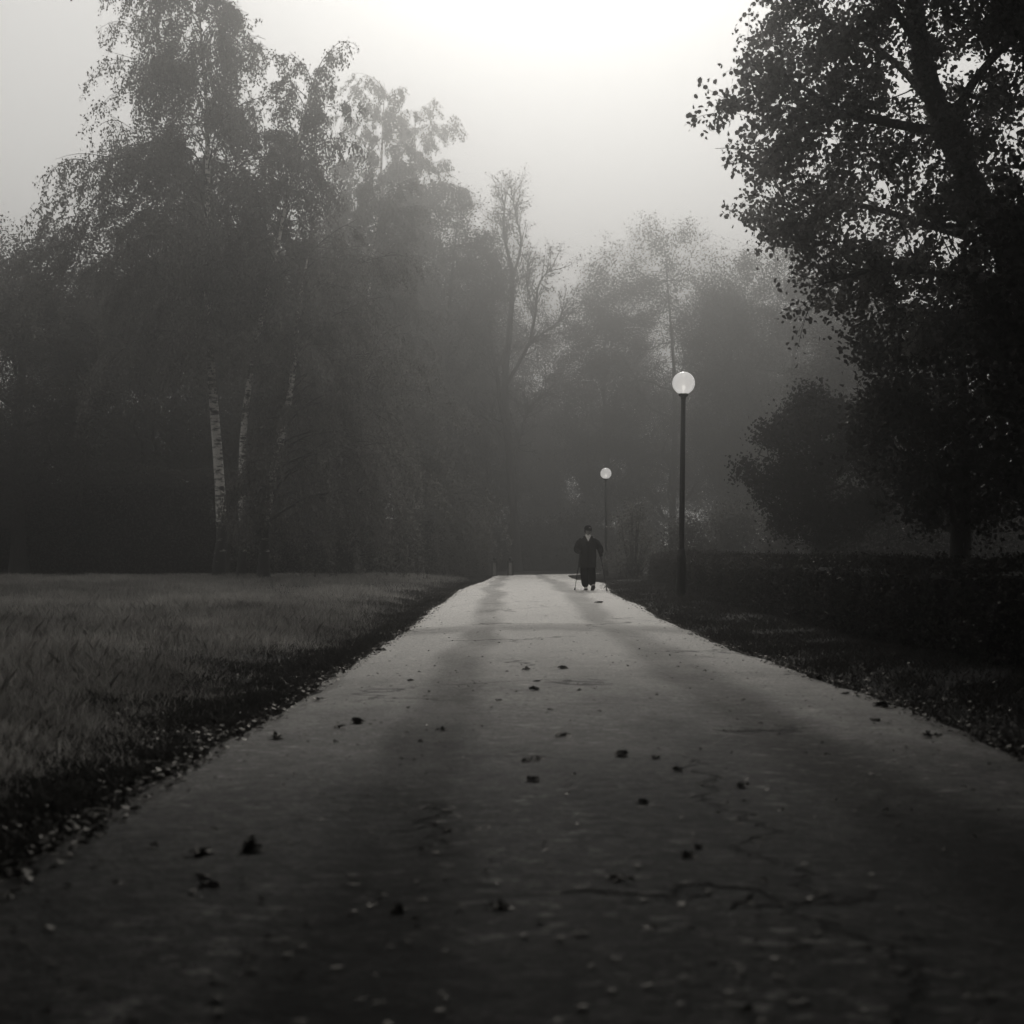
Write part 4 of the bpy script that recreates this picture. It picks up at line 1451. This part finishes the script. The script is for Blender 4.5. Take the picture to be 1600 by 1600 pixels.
# dark jacket collar and white shirt collar in a V
for sx in (-1, 1):
    cm = MB()
    cm.add([(sx * 0.012 + 0.01, -0.172, 1.245), (sx * 0.075 + 0.01, -0.100, 1.390), (sx * 0.125 + 0.01, -0.070, 1.365), (sx * 0.085 + 0.01, -0.165, 1.235),
            (sx * 0.012 + 0.01, -0.136, 1.245), (sx * 0.075 + 0.01, -0.071, 1.385), (sx * 0.125 + 0.01, -0.031, 1.36), (sx * 0.085 + 0.01, -0.130, 1.235)],
           [(0, 1, 2, 3), (4, 7, 6, 5), (0, 4, 5, 1), (1, 5, 6, 2), (2, 6, 7, 3), (3, 7, 4, 0)])
    cm.build('collar_flap', M['jacket'], jk)
sh = MB()
sh.add([(0.01, -0.185, 1.235), (0.088, -0.108, 1.395), (0.058, -0.095, 1.43), (0.01, -0.130, 1.385), (-0.038, -0.095, 1.43), (-0.068, -0.108, 1.395),
        (0.01, -0.120, 1.255), (0.080, -0.055, 1.395), (0.052, -0.045, 1.425), (0.01, -0.08, 1.375), (-0.032, -0.045, 1.425), (-0.060, -0.055, 1.395)],
       [(0, 1, 2, 3), (0, 3, 4, 5)])
sh.f.append(np.array([(0, 6, 7, 1), (1, 7, 8, 2), (2, 8, 9, 3), (3, 9, 10, 4), (4, 10, 11, 5), (5, 11, 6, 0)]))
sh.t.append(np.full(6, .5))
sh.build('shirt_collar', M['white'], person)
# trousers
TV = [(0, 0, 0.78), (0, 0, 0.66), (-0.085, 0.0, 0.60), (-0.078, 0.02, 0.42), (-0.060, 0.08, 0.24), (-0.040, 0.12, 0.065),
      (0.090, -0.01, 0.60), (0.094, -0.10, 0.42), (0.102, -0.15, 0.26), (0.112, -0.20, 0.105)]
TE = [(0, 1), (1, 2), (2, 3), (3, 4), (4, 5), (1, 6), (6, 7), (7, 8), (8, 9)]
TR_ = [(.18, .14), (.175, .135), (.125, .125), .118, .108, .100, (.125, .125), .118, .108, .095]
tm = fuse([skin_obj('t', TV, TE, TR_, 2)], 0.012, 4)
part('trousers', tm, M['trousers'], person)


# shoes
def shoe(c, pitch, yaw, lbl):
    rot = Euler((pitch, 0, yaw))

    def pt(p):
        return tuple(Vector(c) + rot.to_matrix() @ Vector(p))
    up_ = fuse([ellipsoid(pt((0, 0.0, 0.055)), (0.045, 0.07, 0.05), rot), ellipsoid(pt((0, -0.10, 0.045)), (0.048, 0.085, 0.035), rot), ellipsoid(pt((0, 0.0, 0.085)), (0.042, 0.05, 0.04), rot)], 0.008, 3)
    so = MB()
    prof_ = [(-0.040, 0.075), (0.040, 0.075), (0.047, 0.0), (0.052, -0.10), (0.040, -0.18), (0, -0.20), (-0.040, -0.18), (-0.052, -0.10), (-0.047, 0.0)]
    nb_ = len(prof_)
    so.add([pt((x, y, 0.0)) for x, y in prof_] + [pt((x, y, 0.026)) for x, y in prof_], [(k, (k + 1) % nb_, nb_ + (k + 1) % nb_, nb_ + k) for k in range(nb_)])
    so.f.append(np.array([list(range(nb_))[::-1], list(range(nb_, 2 * nb_))]))
    so.t.append(np.full(2, .5))
    s_ = part('shoe', up_, M['shoe'], person)
    so.build('sole', M['sole'], s_)
    return s_


shoe((-0.03, 0.12, 0.005), 0.0, R(-6), 'a')
shoe((0.122, -0.20, 0.030), R(-24), R(6), 'b')


def glove(h, grip_dir, sx):
    """fist of five separate fingers closed round the pole grip"""
    h = np.array(h)
    ax = unit(np.array(grip_dir, float))
    fwd = unit(np.array((0.0, -1.0, 0.0)) - ax * (-ax[1]))
    side = np.cross(ax, fwd) * sx
    ms = [skin_obj('p', [h + fwd * 0.045 * -1 + side * 0.032, h - fwd * 0.012 + side * 0.034, h + fwd * 0.022 + side * 0.030], [(0, 1), (1, 2)], [(.026, .030), (.034, .038), (.026, .038)], 1)]
    for k in range(4):
        b_ = h + ax * (0.030 - 0.020 * k)
        ln = (1.0, 1.08, 1.02, 0.85)[k]
        r_ = 0.0095
        pts = [b_ + fwd * 0.005 + side * 0.030, b_ + fwd * 0.036 * ln + side * 0.020, b_ + fwd * 0.040 * ln - side * 0.014, b_ + fwd * 0.008 - side * 0.030 * ln, b_ - fwd * 0.012 - side * 0.022]
        ms.append(skin_obj('f', pts, [(0, 1), (1, 2), (2, 3), (3, 4)], [r_ * 1.1, r_, r_, r_ * 0.95, r_ * 0.8], 1))
    tb = [h - fwd * 0.025 + side * 0.022 + ax * 0.012, h - fwd * 0.026 - side * 0.008 + ax * 0.034, h - fwd * 0.004 - side * 0.026 + ax * 0.046]
    ms.append(skin_obj('th', tb, [(0, 1), (1, 2)], [0.013, 0.0115, 0.009], 1))
    return part('glove', fuse(ms, 0.005, 1), M['glove'], person)


def pole(tip, hand, label):
    tip, hand = np.array(tip, float), np.array(hand, float)
    d = unit(hand - tip)
    L = np.linalg.norm(hand - tip)
    root = empty('walking_pole', tuple(np.array((wx, wy, wz)) + tip))
    sh_ = MB()
    tube(sh_, [d * 0.05, d * (L * 0.5), d * (L - 0.07)], [0.007, 0.009, 0.010], 10, True)
    sh_.build('shaft', M['pole_carbon'], root, True)
    gr = MB()
    tube(gr, [d * (L - 0.075), d * (L - 0.04), d * L, d * (L + 0.05), d * (L + 0.065)], [0.013, 0.015, 0.014, 0.018, 0.012], 12, True)
    gr.build('grip', M['sole'], root, True)
    tp = MB()
    tube(tp, [d * -0.004, d * 0.02, d * 0.06, d * 0.075], [0.016, 0.020, 0.014, 0.011], 10, True)
    tp.build('tip', M['sole'], root, True)
    tag(root, label, 'walking pole', 'walking poles held by the walker')
    return d


def tip_at(px, py, Yt):
    x = (px - 800) * Yt / FPX - wx
    return (x, Yt - wy, float(road_z(x + wx, Yt)) - wz)


d1 = pole(tip_at(898, 924, 39.25), HL, 'black walking pole left of the walker, its tip on the pale road')
x_ = (948.5 - 800) * 38.9 / FPX
d2 = pole((x_ - wx, -0.1, max(float(gz(x_, 38.9)), float(road_z(x_, 38.9)) if x_ < 2.5 else 0) - wz + 0.005), HR, 'black walking pole right of the walker, its tip at the road edge')
glove(HL, d1, -1)
glove(HR, d2, 1)

# ------------------------------------------------------------------ fog
HAZE = 0.0079
hz = MB()
x0, x1_, y0, y1_, z0, z1_ = -196, 196, -80, 256, -2.0, 40.0
hz.add([(x0, y0, z0), (x1_, y0, z0), (x1_, y1_, z0), (x0, y1_, z0), (x0, y0, z1_), (x1_, y0, z1_), (x1_, y1_, z1_), (x0, y1_, z1_)],
       [(0, 3, 2, 1), (4, 5, 6, 7), (0, 1, 5, 4), (1, 2, 6, 5), (2, 3, 7, 6), (3, 0, 4, 7)])
m, nt, N, L, out = newmat('fog')
pv = N.new('ShaderNodeVolumePrincipled')
pv.inputs['Density'].default_value = HAZE
pv.inputs['Color'].default_value = (0.93, 0.92, 0.90, 1)
pv.inputs['Anisotropy'].default_value = 0.91
pv.inputs['Density Attribute'].default_value = ''
pv.inputs['Color Attribute'].default_value = ''
pv.inputs['Temperature Attribute'].default_value = ''
L.new(pv.outputs[0], out.inputs['Volume'])
tag(hz.build('haze', m), kind='stuff')

# ------------------------------------------------------------------ light
SUN_EL, SUN_AZ = R(34), R(2.5)
w = bpy.data.worlds.new('World')
scene.world = w
w.use_nodes = True
nt = w.node_tree
nt.nodes.clear()
out = nt.nodes.new('ShaderNodeOutputWorld')
bg = nt.nodes.new('ShaderNodeBackground')
sky = nt.nodes.new('ShaderNodeTexSky')
sky.sky_type = 'NISHITA'
sky.sun_disc = False
sky.sun_elevation = SUN_EL
sky.sun_rotation = SUN_AZ
sky.dust_density = 4.0
sky.air_density = 1.0
bw = nt.nodes.new('ShaderNodeRGBToBW')
nt.links.new(sky.outputs[0], bw.inputs[0])
pw = nt.nodes.new('ShaderNodeMath')
pw.operation = 'POWER'
pw.inputs[1].default_value = 0.18
nt.links.new(bw.outputs[0], pw.inputs[0])
cc = nt.nodes.new('ShaderNodeCombineColor')
for i_, c_ in enumerate((1.0, 0.988, 0.962)):
    mm = nt.nodes.new('ShaderNodeMath')
    mm.operation = 'MULTIPLY'
    mm.inputs[1].default_value = c_ * 12.0
    nt.links.new(pw.outputs[0], mm.inputs[0])
    nt.links.new(mm.outputs[0], cc.inputs[i_])
nt.links.new(cc.outputs[0], bg.inputs[0])
bg.inputs[1].default_value = 0.15
nt.links.new(bg.outputs[0], out.inputs[0])

sl = bpy.data.lights.new('sun', 'SUN')
sl.energy = 5.0
sl.angle = R(11)
sl.color = (1.0, 0.975, 0.93)
so_ = bpy.data.objects.new('sun', sl)
COL.objects.link(so_)
dv = Vector((math.sin(SUN_AZ) * math.cos(SUN_EL), math.cos(SUN_AZ) * math.cos(SUN_EL), math.sin(SUN_EL)))
so_.rotation_euler = dv.to_track_quat('Z', 'Y').to_euler()
so_.location = dv * 60

# ------------------------------------------------------------------ camera
cd = bpy.data.cameras.new('camera')
cam = bpy.data.objects.new('camera', cd)
COL.objects.link(cam)
cam.location = (0, 0, CAMZ)
cam.rotation_euler = (R(90), 0, 0)
cd.sensor_width = 36
cd.lens = 36 * FPX / 1600
cd.shift_y = (HOR - 800) / 1600
cd.clip_start = 0.05
cd.clip_end = 1500
cd.dof.use_dof = True
cd.dof.focus_distance = 37
cd.dof.aperture_fstop = 3.5
scene.camera = cam

scene.view_settings.view_transform = 'Standard'
scene.view_settings.look = 'None'
scene.view_settings.exposure = -1.75
scene.view_settings.gamma = 1.0
scene.view_settings.use_curve_mapping = False
cy = scene.cycles
cy.max_bounces = 6
cy.diffuse_bounces = 3
cy.glossy_bounces = 2
cy.transmission_bounces = 4
cy.volume_bounces = 0
cy.transparent_max_bounces = 8
